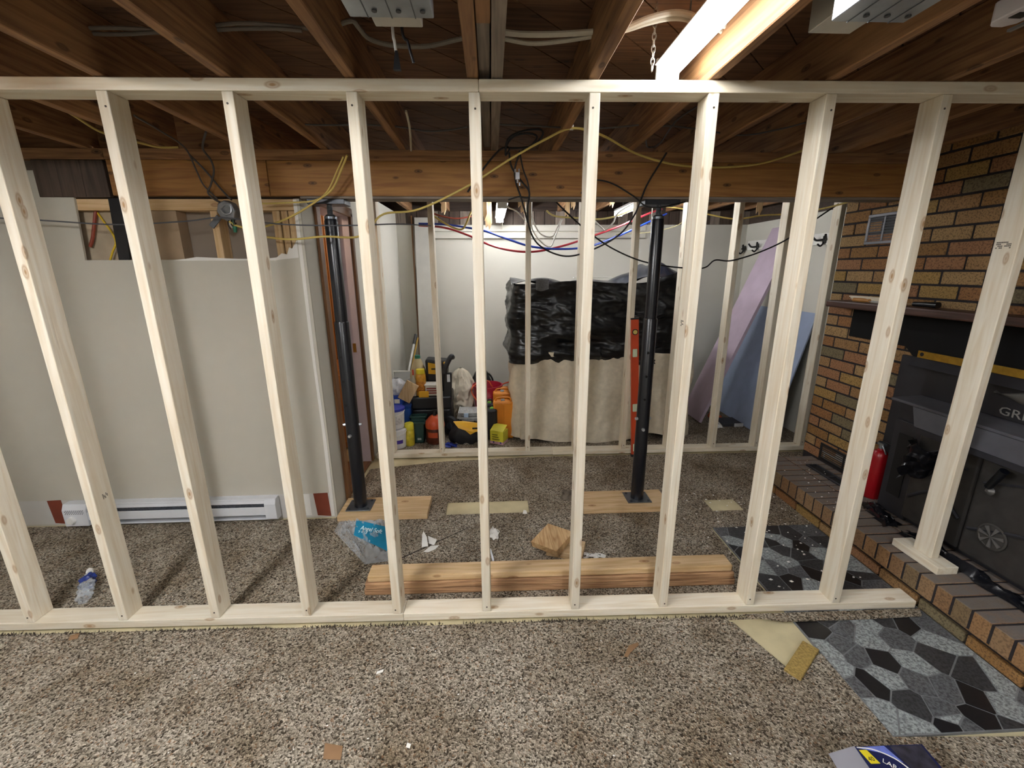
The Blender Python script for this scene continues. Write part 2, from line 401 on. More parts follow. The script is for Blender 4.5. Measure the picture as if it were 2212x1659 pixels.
# framing inside the cut-open partition
obj('top_plate', MB().box(-4.2, -1.05, YW+.013, YW+.102, 1.868, 1.925), FIR[0], W_L, bev=.002)
obj('sheathing', MB().box(-4.2, -1.055, YW+.103, YW+.116, 0, 2.15), BACKING, W_L, 'brown paper backing')
for x, wd in ((-1.50, .038), (-1.17, .038), (-1.126, .034), (-1.085, .036)):
    obj('stud', MB().box(x-wd/2, x+wd/2, YW+.014, YW+.101, .04, 1.866), FIR[2], W_L, bev=.002)
obj('insulation_board', MB().box(-2.30, -2.07, YW+.06, YW+.10, .9, 1.866), plain('b0a088', .9, var=.15), W_L)
obj('wide_stud', MB().box(-1.86, -1.70, YW+.02, YW+.10, .9, 1.866), plain('a08a70', .8, var=.12), W_L)
s_ = [AY(233, 428, YW+.012), AY(262, 428, YW+.012), AY(282, 570, YW+.012), AY(258, 570, YW+.012)]
obj('vapour_strip', MB().slab(s_, (0, .006, 0)), plain('15161a', .5), W_L, 'black strip')
for k, x in enumerate((-2.36, -2.2405, -2.121)):
    obj('board', MB().box(x, x+.118, YW-.008, YW+.02, 1.93, 2.11), DARKW[2], W_L, 'dark stained board', bev=.002)
obj('ledger', MB().box(-4.2, -1.99, YW-.01, YW+.03, 2.112, 2.164), OLD[0], W_L, bev=.002)

W_S = struct('wall_side', MB().box(-1.052, -1.03, YW+.0135, 2.692, -.012, 1.925).box(-1.20, -1.03, 2.692, 2.80, -.012, 1.925).box(-1.20, -1.03, 3.42, 5.1, -.012, 2.16).box(-1.20, -1.03, 2.69, 3.42, 1.955, 2.16), PAINT2)
o = struct('trim_1', MB().box(-1.03, -1.012, 2.75, 2.815, 0, 1.92), TRIMW[2], bev=.003)
o = struct('trim_2', MB().box(-1.03, -1.012, 3.405, 3.45, 0, 1.95), TRIMW[2], bev=.003)
o = struct('trim_3', MB().box(-1.03, -1.012, 2.685, 3.45, 1.925, 1.985), TRIMW[1], bev=.003)
D = struct('door_1', MB().box(-1.2, -1.03, 3.395, 3.419, 0, 1.95), plain('cfc4cc', .5, var=.05))
obj('door_stop', MB().box(-1.14, -1.10, 3.38, 3.395, 0, 1.95), plain('cfc4cc', .5, var=.05), D, bev=.002)
obj('strike_plate', MB().box(-1.085, -1.06, 3.392, 3.396, .93, 1.0), plain('b98a3c', .35, .8), D)
obj('door_head', MB().box(-1.2, -1.03, 2.80, 3.395, 1.93, 1.954), plain('cfc4cc', .5, var=.05), D)
obj('near_jamb', MB().box(-1.2, -1.03, 2.8, 2.818, 0, 1.93), plain('cfc4cc', .5, var=.05), D)
# pine lined hall beyond the doorway
hall = struct('wall_hall', MB().box(-4.2, -1.21, 4.2, 4.24, -.012, 2.2), PINEW[2])
for k in range(9):
    obj('panel', MB().box(-2.4+k*.13, -2.4+k*.13+.122, 4.185, 4.2, .0, 2.15), PINEW[2], hall, bev=.003)
c = thing('hall_cabinet', 'pine cabinet seen through the narrow doorway', 'cabinet', (-1.35, 3.9, 0))
obj('body', MB().box(-1.55, -1.23, 3.7, 4.18, 0, .72), PINEW[2], c, bev=.004)
obj('door', MB().box(-1.53, -1.25, 3.68, 3.7, .06, .68), PINEW[2], c, bev=.004)
obj('slot', MB().box(-1.30, -1.26, 3.676, 3.68, .2, .5), plain('0e0c0b'), c)

W_B = struct('wall_back', MB().box(-1.2, 2.95, 5.1, 5.15, -.012, 2.03), PAINT2)
for k in range(34):
    obj('panel_board', MB().box(-1.03+k*.117, -1.03+k*.117+.111, 5.085, 5.12, 2.03, 2.17), DARKW[2] if k % 3 else GREYW[2], W_B)
struct('trim_4', MB().box(-.74, 1.75, 5.065, 5.1, 1.885, 1.945).box(-.74, 1.75, 5.08, 5.1, 1.96, 2.02), PAINT2, bev=.004)
struct('trim_6', MB().box(-1.2, 2.98, 5.121, 5.16, 2.03, 2.40).box(2.931, 2.98, 3.0, 5.12, 2.031, 2.40), DARKW[0])
W_R = struct('wall_right', MB().box(2.93, 2.98, 3.0, 5.15, -.012, 2.03), PAINT2)
struct('wall_far_left', MB().box(-4.25, -4.2, -1.95, 5.15, -.06, 2.40), PAINT)
struct('wall_behind', MB().box(-4.25, 2.95, -2.0, -1.95, -.06, 2.40), PAINT)

# ---------------------------------------------------------------- ceiling: joists and diagonal planks
JB, JT = 2.165, 2.350
CE = struct('ceiling', MB().box(-4.25, 2.98, -2.0, 5.15, 2.376, 2.40), PLANKM[0])
jx = lambda k: -.05+.4055*k
for k in range(-10, 8):
    obj('joist', MB().box(jx(k)-.019, jx(k)+.019, -1.95, 5.08, JB, JT), OLD[1], CE, bev=.003)
obj('joist', MB().box(-.029, .010, -1.95, 1.35, JB+.012, JT), OLD[1], CE, bev=.002)
obj('sister_board', MB().box(-.029, .008, 1.352, 2.58, JB+.02, JT), GREYW[1], CE, bev=.002)
obj('sister_board', MB().box(.012, .050, -1.95, 2.58, JB, JT), GREYW[1], CE, bev=.002)
# planks at 45 degrees, clipped to the room
def clip(poly, a, b, c):
    out = []
    for i in range(len(poly)):
        p, q = poly[i], poly[(i+1) % len(poly)]
        dp, dq = a*p[0]+b*p[1]-c, a*q[0]+b*q[1]-c
        if dp <= 0: out.append(p)
        if dp*dq < 0:
            t = dp/(dp-dq); out.append((p[0]+(q[0]-p[0])*t, p[1]+(q[1]-p[1])*t))
    return out
r2 = math.sqrt(.5)
for k in range(-37, 38):
    s0 = k*.145; s1 = s0+.1405
    poly = [(-4.2, -1.95), (2.93, -1.95), (2.93, 5.08), (-4.2, 5.08)]
    poly = clip(poly, r2, -r2, s1-1.2); poly = clip(poly, -r2, r2, -s0+1.2)   # diagonal lines x-y=const
    if len(poly) > 2:
        pm = obj('plank', MB().slab([(p[0], p[1], JT) for p in poly], (0, 0, .02+.004*random.random())), PLANKM[0], CE)

for k in range(-10, 7):     # boards added over the partition to stop hall light leaking, one bay left open
    if k in (-3,) or jx(k) > -1.3: continue
    obj('light_block', MB().box(jx(k)+.0195, jx(k+1)-.0195, 2.64, 2.678, JB, JT-.001), OLD[0], CE)
# ---------------------------------------------------------------- main beam and the strip on top of it
BY0, BY1 = 2.56, 2.675
b = thing('support_beam', 'long built-up brown timber beam carried by the two black posts', 'beam', (.2, 2.62, 1.93))
zb = 1.938
obj('front_ply', MB().box(-1.985, -1.175, BY0, BY0+.037, zb, 2.112), BEAM[0], b, bev=.002)
obj('front_ply', MB().box(-1.172, 2.388, BY0, BY0+.037, zb, 2.112), BEAM[0], b, bev=.002)
obj('middle_ply', MB().box(-1.02, 2.388, BY0+.038, BY0+.075, zb, 2.112), OLD[0], b, bev=.002)
obj('back_ply', MB().box(-1.02, 2.388, BY0+.076, BY1, zb, 2.112), OLD[0], b, bev=.002)
obj('top_strip', MB().box(-1.985, 2.388, BY0-.006, BY1, 2.113, 2.164), OLD[0], b, bev=.002)
obj('soffit_strip', MB().box(-1.02, 2.388, BY0+.002, BY1, zb-.013, zb-.001), GREYW[0], b, 'grey strip under the beam', bev=.001)

# ================================================================ NEAR STUD WALL
sw = thing('stud_wall', 'new pale pine stud wall frame across the foreground', 'wall frame', (0, D0, 0))
def wbox(x0, x1, s0, s1, z0, z1, M=WM): return MB().box(x0, x1, s0, s1, z0, z1).xf(M)
X0 = -2.07833
obj('bottom_plate', wbox(-4.1, -.425, 0, .089, 0.0, .038), NEW[0], sw, bev=.003, seg=2)
obj('bottom_plate', wbox(-.424, 1.965, 0, .089, 0.0, .038), NEW[0], sw, bev=.003, seg=2)
obj('top_plate', wbox(-4.1, -.031, 0, .089, 2.124, 2.162), NEW[0], sw, bev=.003, seg=2)
obj('top_plate', wbox(-.030, 2.33, 0, .089, 2.124, 2.162), NEW[0], sw, bev=.003, seg=2)
SCR = plain('3b3026', .6, var=.1)
for i in range(-4, 10):
    t = X0+.4064*i
    rt = random.Random(i*7+3)
    sd = obj('stud', wbox(t-.019, t+.019, .0005, .0885, .0385, 2.1235), NEW[2], sw, bev=.003, seg=2)
    for z in (.038+.026, 2.124-.045):
        c = WM @ Vector((t+rt.uniform(-.006, .006), -.0006, z+rt.uniform(-.006, .008)))
        obj('screw', MB().cyl(c, c+Vector((0, .003, 0)), .0035, n=8), SCR, sd)
# grade stamps (grey ink) on a few stud faces
INK = plain('6d665c', .8)
def stamp(i, z, side, dy=.05):
    t = X0+.4064*i+side*.0193
    mb = MB()
    for r in range(4):
        for cx in range(5):
            if rt.random() < .65: mb.box(t-.0002, t+.0002, dy+cx*.005, dy+cx*.005+.004, z+r*.006, z+r*.006+.0045)
    mb.xf(WM); obj('grade_stamp', mb, INK, sw)
stamp(1, .62, 1, .04); stamp(7, 1.33, -1, .03)
hs = 2.05
obj('hearth_plate', MB().box(2.012, 2.112, 1.60, 1.83, .187, .225), NEW[1], sw, bev=.003, seg=2)
obj('stud', MB().box(2.043, 2.081, 1.665, 1.754, .2255, 2.1235).xf(Matrix.Translation((0, 0, 0))), NEW[2], sw, bev=.003, seg=2)
mb = MB()
for r in range(4):
    for cx in range(9):
        if random.random() < .6: mb.box(2.0424, 2.0432, 1.69+cx*.006, 1.69+cx*.006+.005, 1.62+r*.007, 1.62+r*.007+.005)
obj('grade_stamp', mb, INK, sw)

# ================================================================ FAR STUD WALL
fw = thing('stud_wall', 'smaller-looking new pine stud wall standing behind the black posts', 'wall frame', (.9, 3.44, 0))
obj('bottom_plate', MB().box(-1.0, .505, fy(0), fy(0)+.089, 0.0, .04), NEW[0], fw, bev=.002)
fws = [-.86, -.445, -.08, .29, .70, 1.12, 1.51, 1.91, 2.29, 2.70]
mb = MB().box(.506+.9, 2.76+.9, 0, .089, 0, .04).xf(FM); obj('bottom_plate', mb, NEW[0], fw, bev=.002)
obj('top_plate', MB().box(-1.0+.9, 2.76+.9, 0, .089, 2.122, 2.16).xf(FM), NEW[0], fw, bev=.002)
for x in fws:
    mb = MB().box(x+.9-.019, x+.9+.019, .0005, .0885, .0405, 2.1215).xf(FM)
    sd = obj('stud', mb, NEW[2], fw, bev=.002)
    c = FM @ Vector((x+.9, -.0005, .075)); obj('screw', MB().cyl(c, c+Vector((0, .003, 0)), .004, n=8), SCR, sd)

# ================================================================ CHIMNEY AND HEARTH
XB = 2.395
WC = struct('wall_chimney', MB().box(XB-.003, 2.93, -1.95, 3.0, -.012, 2.375), MORTAR)
def brickmesh(name, dx, dy, dz, mat, bev=.004):
    me = MB().box(-dx/2, dx/2, -dy/2, dy/2, -dz/2, dz/2).mesh(name, bev=bev, seg=2); me.materials.append(mat); return me
rb = random.Random(3)
CP = .0745; PITCHB = .212
full = brickmesh('brick', .02, .2, .0635, BRICK); half = brickmesh('half_brick', .02, .094, .0635, BRICK); cut = brickmesh('cut_brick', .02, .047, .0635, BRICK)
nrow = int((2.345-.187)/CP)
for r in range(nrow):
    z = .19+CP*(r+.5); y = 2.998; off = r % 2; first = True
    while y > .95:
        L = .094 if (first and off) else .2
        yc = y-L/2
        inside = (yc < 2.36 and z < 1.05)
        if yc < .9 and False: break
        if not inside and (y-L) > .85:
            piece('brick', half if L < .15 else full, WC, (XB+.002+rb.uniform(-.002, .002), yc, z+rb.uniform(-.001, .001)))
        y -= L+.012; first = False
HH = .185; HX = 1.955; HE = 2.9
H = struct('hearth', MB().box(2.0, 2.40, -1.95, HE-.01, -.012, HH-.012).box(1.959, 2.40, -1.95, HE-.012, .092, HH-.004), MORTAR, label='brick hearth core with dark mortar')

row1 = brickmesh('hearth_brick', .205, .064, .097, HBRICK, .003); row2 = brickmesh('hearth_brick_back', .215, .064, .05, HBRICK, .003)
y = HE-.034; k = 0
while y > .75:
    piece('brick', row1, H, (HX+.1025, y, HH-.0485+rb.uniform(-.001, .001)))
    piece('brick', row2, H, (HX+.205+.008+.1075, y, HH-.025+rb.uniform(-.001, .001)))
    y -= .0755
low = brickmesh('hearth_low_brick', .02, .2, .05, BRICK); thin = brickmesh('hearth_thin_brick', .02, .2, .022, BRICK, .003)
y = HE-.01
while y > .8:
    piece('brick', low, H, (1.994, y-.1, .024)); piece('brick', thin, H, (2.0, y-.1-.05, .072)); y -= .212

# ---------------------------------------------------------------- printed stone pad on the floor by the hearth
STC = {}
for k, (c0, rg) in dict(B=('1b1b1d', .35), D=('3a3b3d', .45), M=('5c5e60', .5), L=('929898', .5)).items():
    m_, nt, b_ = nmat('stone_'+k)
    tc = N(nt, 'ShaderNodeTexCoord'); ns = N(nt, 'ShaderNodeTexNoise'); ns.inputs['Scale'].default_value = 95; ns.inputs['Detail'].default_value = 6; ns.inputs['Roughness'].default_value = .7
    nt.links.new(tc.outputs['Object'], ns.inputs['Vector']); l = lin(c0)
    vv = .2 if k == 'B' else .6
    r_ = ramp(nt, [(.4, tuple(x*(1-vv) for x in l[:3])+(1,)), (.58, tuple(min(1, x*(1+vv*.5)) for x in l[:3])+(1,))])
    nt.links.new(ns.outputs[0], r_.inputs[0]); nt.links.new(r_.outputs[0], b_.inputs['Base Color']); b_.inputs['Roughness'].default_value = rg
    bump(nt, b_, ns.outputs[0], .08, .002); STC[k] = m_
PX0, PX1, PY0, PY1 = 1.347, 1.984, 1.062, 2.305
pad = thing('stone_pad', 'grey and black stone-patterned floor pad along the brick hearth', 'floor pad', (1.66, 1.7, -.012))
obj('grout', MB().box(PX0, PX1, PY0, PY1, -.0118, -.002), plain('77797a', .7, var=.12, scale=30), pad)
seeds = """1557 1145 M 1588 1150 D 1582 1169 L 1582 1185 B 1596 1191 B 1665 1146 B 1706 1154 D 1746 1146 M 1673 1160 L 1692 1169 L 1669 1173 B
1731 1179 B 1752 1173 M 1773 1169 D 1686 1185 D 1731 1198 D 1769 1191 L 1663 1196 L 1696 1216 L 1760 1221 D 1650 1225 L 1679 1225 M 1723 1235 M
1758 1237 B 1665 1256 D 1719 1254 B 1748 1262 L 1841 1250 B 1858 1243 D 1843 1225 L 1883 1264 M 1839 1268 D 1800 1233 M 1810 1204 L 1640 1170 D 1620 1200 M
1761 1360 B 1791 1337 D 1877 1347 L 1902 1335 D 1962 1350 B 1873 1377 L 1821 1356 M 1817 1394 M 1932 1377 M 2009 1377 L 2005 1352 M 1787 1403 L
1907 1429 B 1975 1433 L 2022 1420 D 1813 1446 L 1851 1416 M 1911 1459 L 1877 1476 B 1851 1480 M 2099 1459 D 1984 1471 M 2044 1488 M 2108 1510 B
1898 1535 L 1975 1523 D 2125 1553 B 2176 1531 L 2039 1540 M 2061 1570 B 2052 1552 L 1984 1574 L 2095 1578 M 2200 1580 D 2220 1500 M 2180 1480 L 1700 1300 M 1760 1300 D 1830 1300 L 1900 1300 M""".split()
sd_ = []
for i in range(0, len(seeds), 3):
    p = AZ(float(seeds[i]), float(seeds[i+1])); sd_.append((p.x, p.y, seeds[i+2]))
for i, (x, y, k) in enumerate(sd_):
    poly = [(PX0+.004, PY0+.004), (PX1-.004, PY0+.004), (PX1-.004, PY1-.004), (PX0+.004, PY1-.004)]
    for j, (x2, y2, _) in enumerate(sd_):
        if j == i or abs(x2-x)+abs(y2-y) > .8: continue
        dx, dy = x2-x, y2-y; L = math.hypot(dx, dy)
        poly = clip(poly, dx/L, dy/L, (dx*(x+x2)/2+dy*(y+y2)/2)/L-.003)
        if len(poly) < 3: break
    if len(poly) > 2 and abs(sum(poly[a][0]*poly[(a+1) % len(poly)][1]-poly[(a+1) % len(poly)][0]*poly[a][1] for a in range(len(poly)))) > .0006:
        obj('stone', MB().slab([(p[0], p[1], -.004) for p in poly], (0, 0, .004+.0006*random.random())), STC[k], pad)
# wooden carpet gripper block at the peeled corner
g = [AZ(1700, 1455), AZ(1718, 1458), AZ(1758, 1400), AZ(1738, 1394)]
p0, p1 = AZ(1708, 1458), AZ(1748, 1396); dd = (p1-p0); L = dd.length; dd.normalize(); nn = Vector((-dd.y, dd.x, 0))
o = one('wood_chip_block', 'small golden particle board strip at the peeled carpet corner', 'wood scrap', MB().hexa([p0-nn*.035+Vector((0, 0, -.011)), p1-nn*.035+Vector((0, 0, -.011)), p1+nn*.025+Vector((0, 0, -.011)), p0+nn*.025+Vector((0, 0, -.011))], [p0-nn*.035+Vector((0, 0, .012)), p1-nn*.035+Vector((0, 0, .012)), p1+nn*.025+Vector((0, 0, .012)), p0+nn*.025+Vector((0, 0, .012))]), plain('9d8448', .8, var=.3, scale=120, bmp=.5), bev=.002)

# ---------------------------------------------------------------- fireplace insert
fi = thing('fireplace_insert', 'black steel fireplace insert with relief doors set in the brick', 'fireplace', (2.28, 1.6, .186))
obj('surround', MB().box(2.37, 2.388, .95, 2.36, .187, 1.063), STOVE, fi, bev=.003)
obj('firebox', MB().box(2.28, 2.369, 1.0, 2.215, .187, .85), STOVE, fi, bev=.004)
obj('shelf', MB().slab([(2.175, 1.0, .866), (2.175, 2.17, .866), (2.369, 2.195, .866), (2.369, 1.0, .866)], (0, 0, -.014)), plain('55555b', .5, .2, .1, 20), fi, bev=.002)
obj('hood', MB().hexa([(2.279, .99, .845), (2.15, .99, .76), (2.15, 1.99, .76), (2.279, 2.06, .845)], [(2.279, .99, .85), (2.18, .99, .852), (2.18, 2.05, .852), (2.279, 2.06, .85)]), plain('4a4a50', .5, .2, .1, 20), fi, bev=.002)
obj('hood_lip', MB().box(2.145, 2.155, .99, 1.99, .735, .762), STOVE, fi)
obj('pilaster', MB().box(2.262, 2.28, 2.03, 2.20, .19, .73), STOVE, fi, bev=.003)
obj('side_slot', MB().box(2.258, 2.262, 2.08, 2.16, .30, .66), plain('060606', .8), fi)
for (ya, yb) in ((1.725, 2.02), (1.2, 1.719)):
    dr = obj('door', MB().box(2.225, 2.279, ya, yb, .23, .715), plain('3a3836', .5, .3, .2, 18, bmp=.2), fi, bev=.01, seg=2)
    ym, L = (ya+yb)/2, yb-ya
    obj('ridge', MB().tube(spline([(2.225, yb-.03, .60), (2.222, ym+.08*L, .66), (2.224, ym-.1*L, .60), (2.222, ya+.04, .63)]), .006, 6), STOVE, dr)
    obj('ridge', MB().tube(spline([(2.225, yb-.02, .36), (2.222, ym+.15*L, .43), (2.224, ym-.1*L, .45), (2.222, ya+.02, .38)]), .009, 6), STOVE, dr)
    if ya < 1.5:
        c = AX(2145, 1160, 2.222)
        mb = MB().lathe((2.219, c.y, c.z), [(.058, 0), (.06, .004), (.052, .006), (.05, .003), (.01, .003), (.009, .009)], 24, axis=(-1, 0, 0))
        obj('wheel_rim', mb, plain('4a4845', .45, .4, .2), dr, smooth=True)
        mb = MB()
        for a in range(7):
            t = a*2*math.pi/7; mb.slab([(2.212, c.y, c.z), (2.212, c.y+.05*math.cos(t), c.z+.05*math.sin(t)), (2.212, c.y+.05*math.cos(t+.32), c.z+.05*math.sin(t+.32))], (-.005, 0, 0))
        obj('wheel_spoke', mb, plain('6a6866', .45, .4, .2), dr)
        h0, h1 = AX(2135, 1052, 2.17), AX(2170, 1018, 2.15)
        hd = obj('handle', MB().cyl(h0, h1, .014, .016, 14), BLACKPL, dr, smooth=True)
        obj('handle_knob', MB().lathe(AX(2145, 1062, 2.19), [(.004, 0), (.016, .006), (.02, .018), (.012, .028), (.006, .034)], 14, axis=(-1, 0, .2)), plain('5c5a58', .4, .5), dr, smooth=True)
        obj('rock_relief', MB().grid(lambda u, v: Vector((2.222-.018*math.sin(math.pi*u)*math.sin(math.pi*v)*(1+.3*math.sin(9*u+7*v)), 1.25+.18*u, .50+.09*v+.03*math.sin(5*u))), 14, 8), STOVE, dr, smooth=True)
obj('louver', MB().slab([(2.369, 1.0, 1.062), (2.33, 1.0, 1.02), (2.33, 2.27, 1.02), (2.369, 2.25, 1.062)], (0, 0, .003)), STOVE, fi)
bb = obj('brass_bar', MB().box(2.362, 2.369, 1.0, 2.262, 1.066, 1.104), plain('c9a548', .28, .9, .2, 25), fi, 'brass bar')
obj('bolt_hole', MB().cyl((2.3615, 2.238, 1.086), (2.363, 2.238, 1.086), .011, n=12), plain('0a0908'), bb)
obj('blower_face', MB().box(2.362, 2.370, 1.05, 2.19, .87, 1.015), plain('232327', .45, .2, .1), fi)
tm = AX(2190, 894, 2.360)
text_mesh('lettering', 'GRIZZLY', .055, frame((2.3605, tm.y-.075, tm.z-.002), (0, -1, 0), (0, 0, 1)), plain('8f8d88', .5, .3), fi, .001, 1.25)
bc = AX(2205, 862, 2.36)
mb = MB().grid(lambda u, v: Vector((2.36-.012*math.sin(math.pi*v), bc.y+.10-.24*u, bc.z+(-.01+.028*math.sin(math.pi*min(1, u*1.15))+.012*math.exp(-((u-.5)/.12)**2))*math.cos(math.pi*(v))*-1+.004)), 18, 7)
obj('animal_relief', mb, plain('55534f', .5, .3), fi, smooth=True)
# heat shield, mantel
one('heat_shield', 'flat black sheet metal heat shield fixed under the mantel', 'metal sheet', MB().slab([(2.389, 2.77, 1.11), (2.389, 2.77, 1.292), (2.389, 1.0, 1.292), (2.389, 1.0, 1.06), (2.389, 2.30, 1.06), (2.389, 2.36, 1.11)], (-.01, 0, 0)), plain('0d0d0e', .75, var=.1, spec=.25))
one('mantel_shelf', 'dark brown wooden mantel shelf on the brick chimney', 'mantel', MB().box(2.262, 2.392, .9, 2.875, 1.297, 1.340), MANTEL[1], bev=.008, seg=2)
# things on the mantel
def A(px, py, x): return AX(px, py, x)
for k in range(4):
    q0 = Vector((2.355-.003*k, 2.55+.016*k, 1.3412+.0085*k)); q1 = Vector((2.345, 2.28, 1.3412+.0085*k))
    one('wood_shim', ['pale wooden shim lying lowest in the stack on the mantel', 'pale wooden shim second from the bottom of the mantel stack', 'pale wooden shim second from the top of the mantel stack', 'pale wooden shim topmost of the mantel stack'][k], 'shim', MB().box(2.335, 2.375, 2.47+.02*k, 2.74+.012*k, 1.3402+.0085*k, 1.3485+.0085*k), NEW[1], 'shims on the mantel', bev=.001)
t = thing('chisel', 'chisel with orange-brown wooden handle on the mantel edge', 'chisel', (2.29, 2.6, 1.341))
obj('handle', MB().lathe((2.30, 2.70, 1.3535), [(.006, 0), (.012, .008), (.012, .09), (.009, .11), (.011, .125)], 14, axis=(0, -1, 0)), plain('b9823e', .4, var=.15), t, smooth=True)
obj('blade', MB().box(2.294, 2.306, 2.45, 2.574, 1.349, 1.353), GALV, t)
t = thing('utility_knife', 'black-handled tool lying on the mantel between two studs', 'tool', (2.31, 2.1, 1.341))
k0, k1 = A(1965, 648, 2.31), A(2030, 648, 2.31)
obj('handle', MB().tube([(2.31, k0.y-.03, 1.356), (2.31, (k0.y+k1.y)/2-.03, 1.358), (2.31, k1.y, 1.358)], [.013, .014, .017], 12), BLACKPL, t, smooth=True)
obj('blade', MB().box(2.306, 2.314, k0.y-.03, k0.y+.09, 1.352, 1.355), plain('7a6f62', .4, .6), t)
# vents in the brick
def vent(name, label, y0, y1, z0, z1, mat, nsl, dark, xf=2.386):
    t = thing(name, label, 'vent', (xf, (y0+y1)/2, z0)); b_ = .018
    obj('frame', MB().box(xf-.006, xf+.004, y0, y1, z0, z0+b_).box(xf-.006, xf+.004, y0, y1, z1-b_, z1).box(xf-.006, xf+.004, y0, y0+b_, z0+b_, z1-b_).box(xf-.006, xf+.004, y1-b_, y1, z0+b_, z1-b_), mat, t, bev=.002)
    obj('backing', MB().box(xf+.001, xf+.004, y0+b_, y1-b_, z0+b_, z1-b_), dark, t)
    obj('divider', MB().box(xf-.005, xf+.001, (y0+y1)/2-.005, (y0+y1)/2+.005, z0+b_, z1-b_), mat, t)
    h = (z1-z0-2*b_)/nsl
    for k in range(nsl):
        z = z0+b_+h*(k+.5)
        obj('slat', MB().slab([(xf-.005, y0+b_, z-.001), (xf-.005, y1-b_, z-.001), (xf, y1-b_, z+h*.2), (xf, y0+b_, z+h*.2)], (0, 0, -.0015)), mat, t)
    return t
vent('wall_vent', 'grey louvred vent grille high on the brick chimney', 2.55, 2.795, 1.69, 1.868, plain('6a6b70', .45, .3, .1), 9, plain('0b0b0c'))
vent('wall_vent', 'black louvred vent grille low on the brick beside the hearth', 2.40, 2.835, .20, .322, plain('121214', .5), 6, plain('9a958c', .6))
t = thing('vent_frame', 'loose black metal vent frame lying flat on the hearth bricks', 'vent frame', (2.25, 2.6, .187))
y_a, y_b = 2.74, 2.36
obj('rim', MB().box(2.22, 2.23, y_b, y_a, .187, .198).box(2.29, 2.30, y_b, y_a, .187, .198).box(2.23, 2.29, y_a-.012, y_a, .187, .198).box(2.23, 2.29, y_b, y_b+.012, .187, .198), plain('3a3c40', .4, .5), t, bev=.001)
obj('cross_bar', MB().box(2.23, 2.29, 2.545, 2.555, .187, .196), plain('3a3c40', .4, .5), t)
obj('mesh_panel', MB().box(2.23, 2.29, y_b+.012, y_a-.012, .1865, .188), plain('141414', .8), t)
# fire extinguisher
ec = Vector((2.315, 2.30, .186))
t = thing('fire_extinguisher', 'red fire extinguisher standing on the hearth beside the insert', 'fire extinguisher', ec)
obj('cylinder', MB().lathe(ec, [(.041, 0), (.045, .006), (.045, .25), (.042, .275), (.034, .298), (.018, .308), (.016, .318)], 24), plain('96101a', .3, var=.08), t, smooth=True)
obj('valve', MB().cyl(ec+Vector((0, 0, .318)), ec+Vector((0, 0, .345)), .014, n=12).box(ec.x-.012, ec.x+.012, ec.y-.02, ec.y+.02, ec.z+.338, ec.z+.352), GALV, t)
obj('lever', MB().tube([ec+Vector((0, .02, .354)), ec+Vector((0, -.03, .366)), ec+Vector((0, -.075, .362))], .006, 8), BLACKPL, t)
obj('hose_loop', MB().tube(spline([ec+Vector((-.01, -.015, .34)), ec+Vector((-.02, -.04, .325)), ec+Vector((-.01, -.045, .30)), ec+Vector((0, -.03, .305))]), .004, 6), GALV, t)
# crumpled black plastic bags along the stove
def crumple(name, label, cat, pts, hgt, mat, n=(26, 12), seed=1, base=.186, group=None):
    """crumpled sheet: pts = 4 floor corners, raised and folded"""
    r_ = random.Random(seed); ph = [r_.uniform(0, 6.28) for _ in range(8)]; P = [Vector(p) for p in pts]
    jit = {}
    def f(u, v):
        p = (P[0]*(1-u)+P[1]*u)*(1-v)+(P[3]*(1-u)+P[2]*u)*v
        e = min(1, 5*min(u, 1-u, v, 1-v)+.12)
        z = .5+.22*math.sin(7*u+4*v+ph[0])+.2*math.sin(13*u-9*v+ph[1])+.16*abs(math.sin(19*u+15*v+ph[2]))+.14*math.sin(31*v-23*u+ph[3])+.12*r_.uniform(-1, 1)
        w_ = .012*math.sin(14*u+ph[4])+.01*math.sin(25*v+ph[5])
        return Vector((p.x+w_, p.y+.012*math.sin(17*v+11*u+ph[6]), base+.002+hgt*max(.02, z)*e))
    return one(name, label, cat, MB().grid(f, *n), mat, group, smooth=True, thick=.0012)
SHINY = plain('14151a', .22, var=.2, scale=25)
crumple('plastic_bag', 'crumpled black plastic bag on the hearth near the extinguisher', 'plastic bag', [(2.12, 1.99, 0), (2.21, 1.98, 0), (2.25, 2.20, 0), (2.19, 2.24, 0)], .03, SHINY, seed=2)
crumple('plastic_bag', 'long crumpled black plastic sheet on the hearth in front of the stove doors', 'plastic bag', [(2.145, 1.15, 0), (2.215, 1.15, 0), (2.215, 1.93, 0), (2.15, 1.93, 0)], .035, SHINY, (12, 50), seed=5)
def hang(u, v):
    y = 2.05-.22*u; z = .66+.02*math.sin(9*u)-(.22*v*(1-.65*u)); return Vector((2.20+.015*math.sin(14*u+6*v)+.012*math.sin(23*v), y, z))
one('plastic_bag', 'black plastic bag hanging over the stove front under the hood', 'plastic bag', MB().grid(hang, 22, 12), SHINY, smooth=True, thick=.0015)

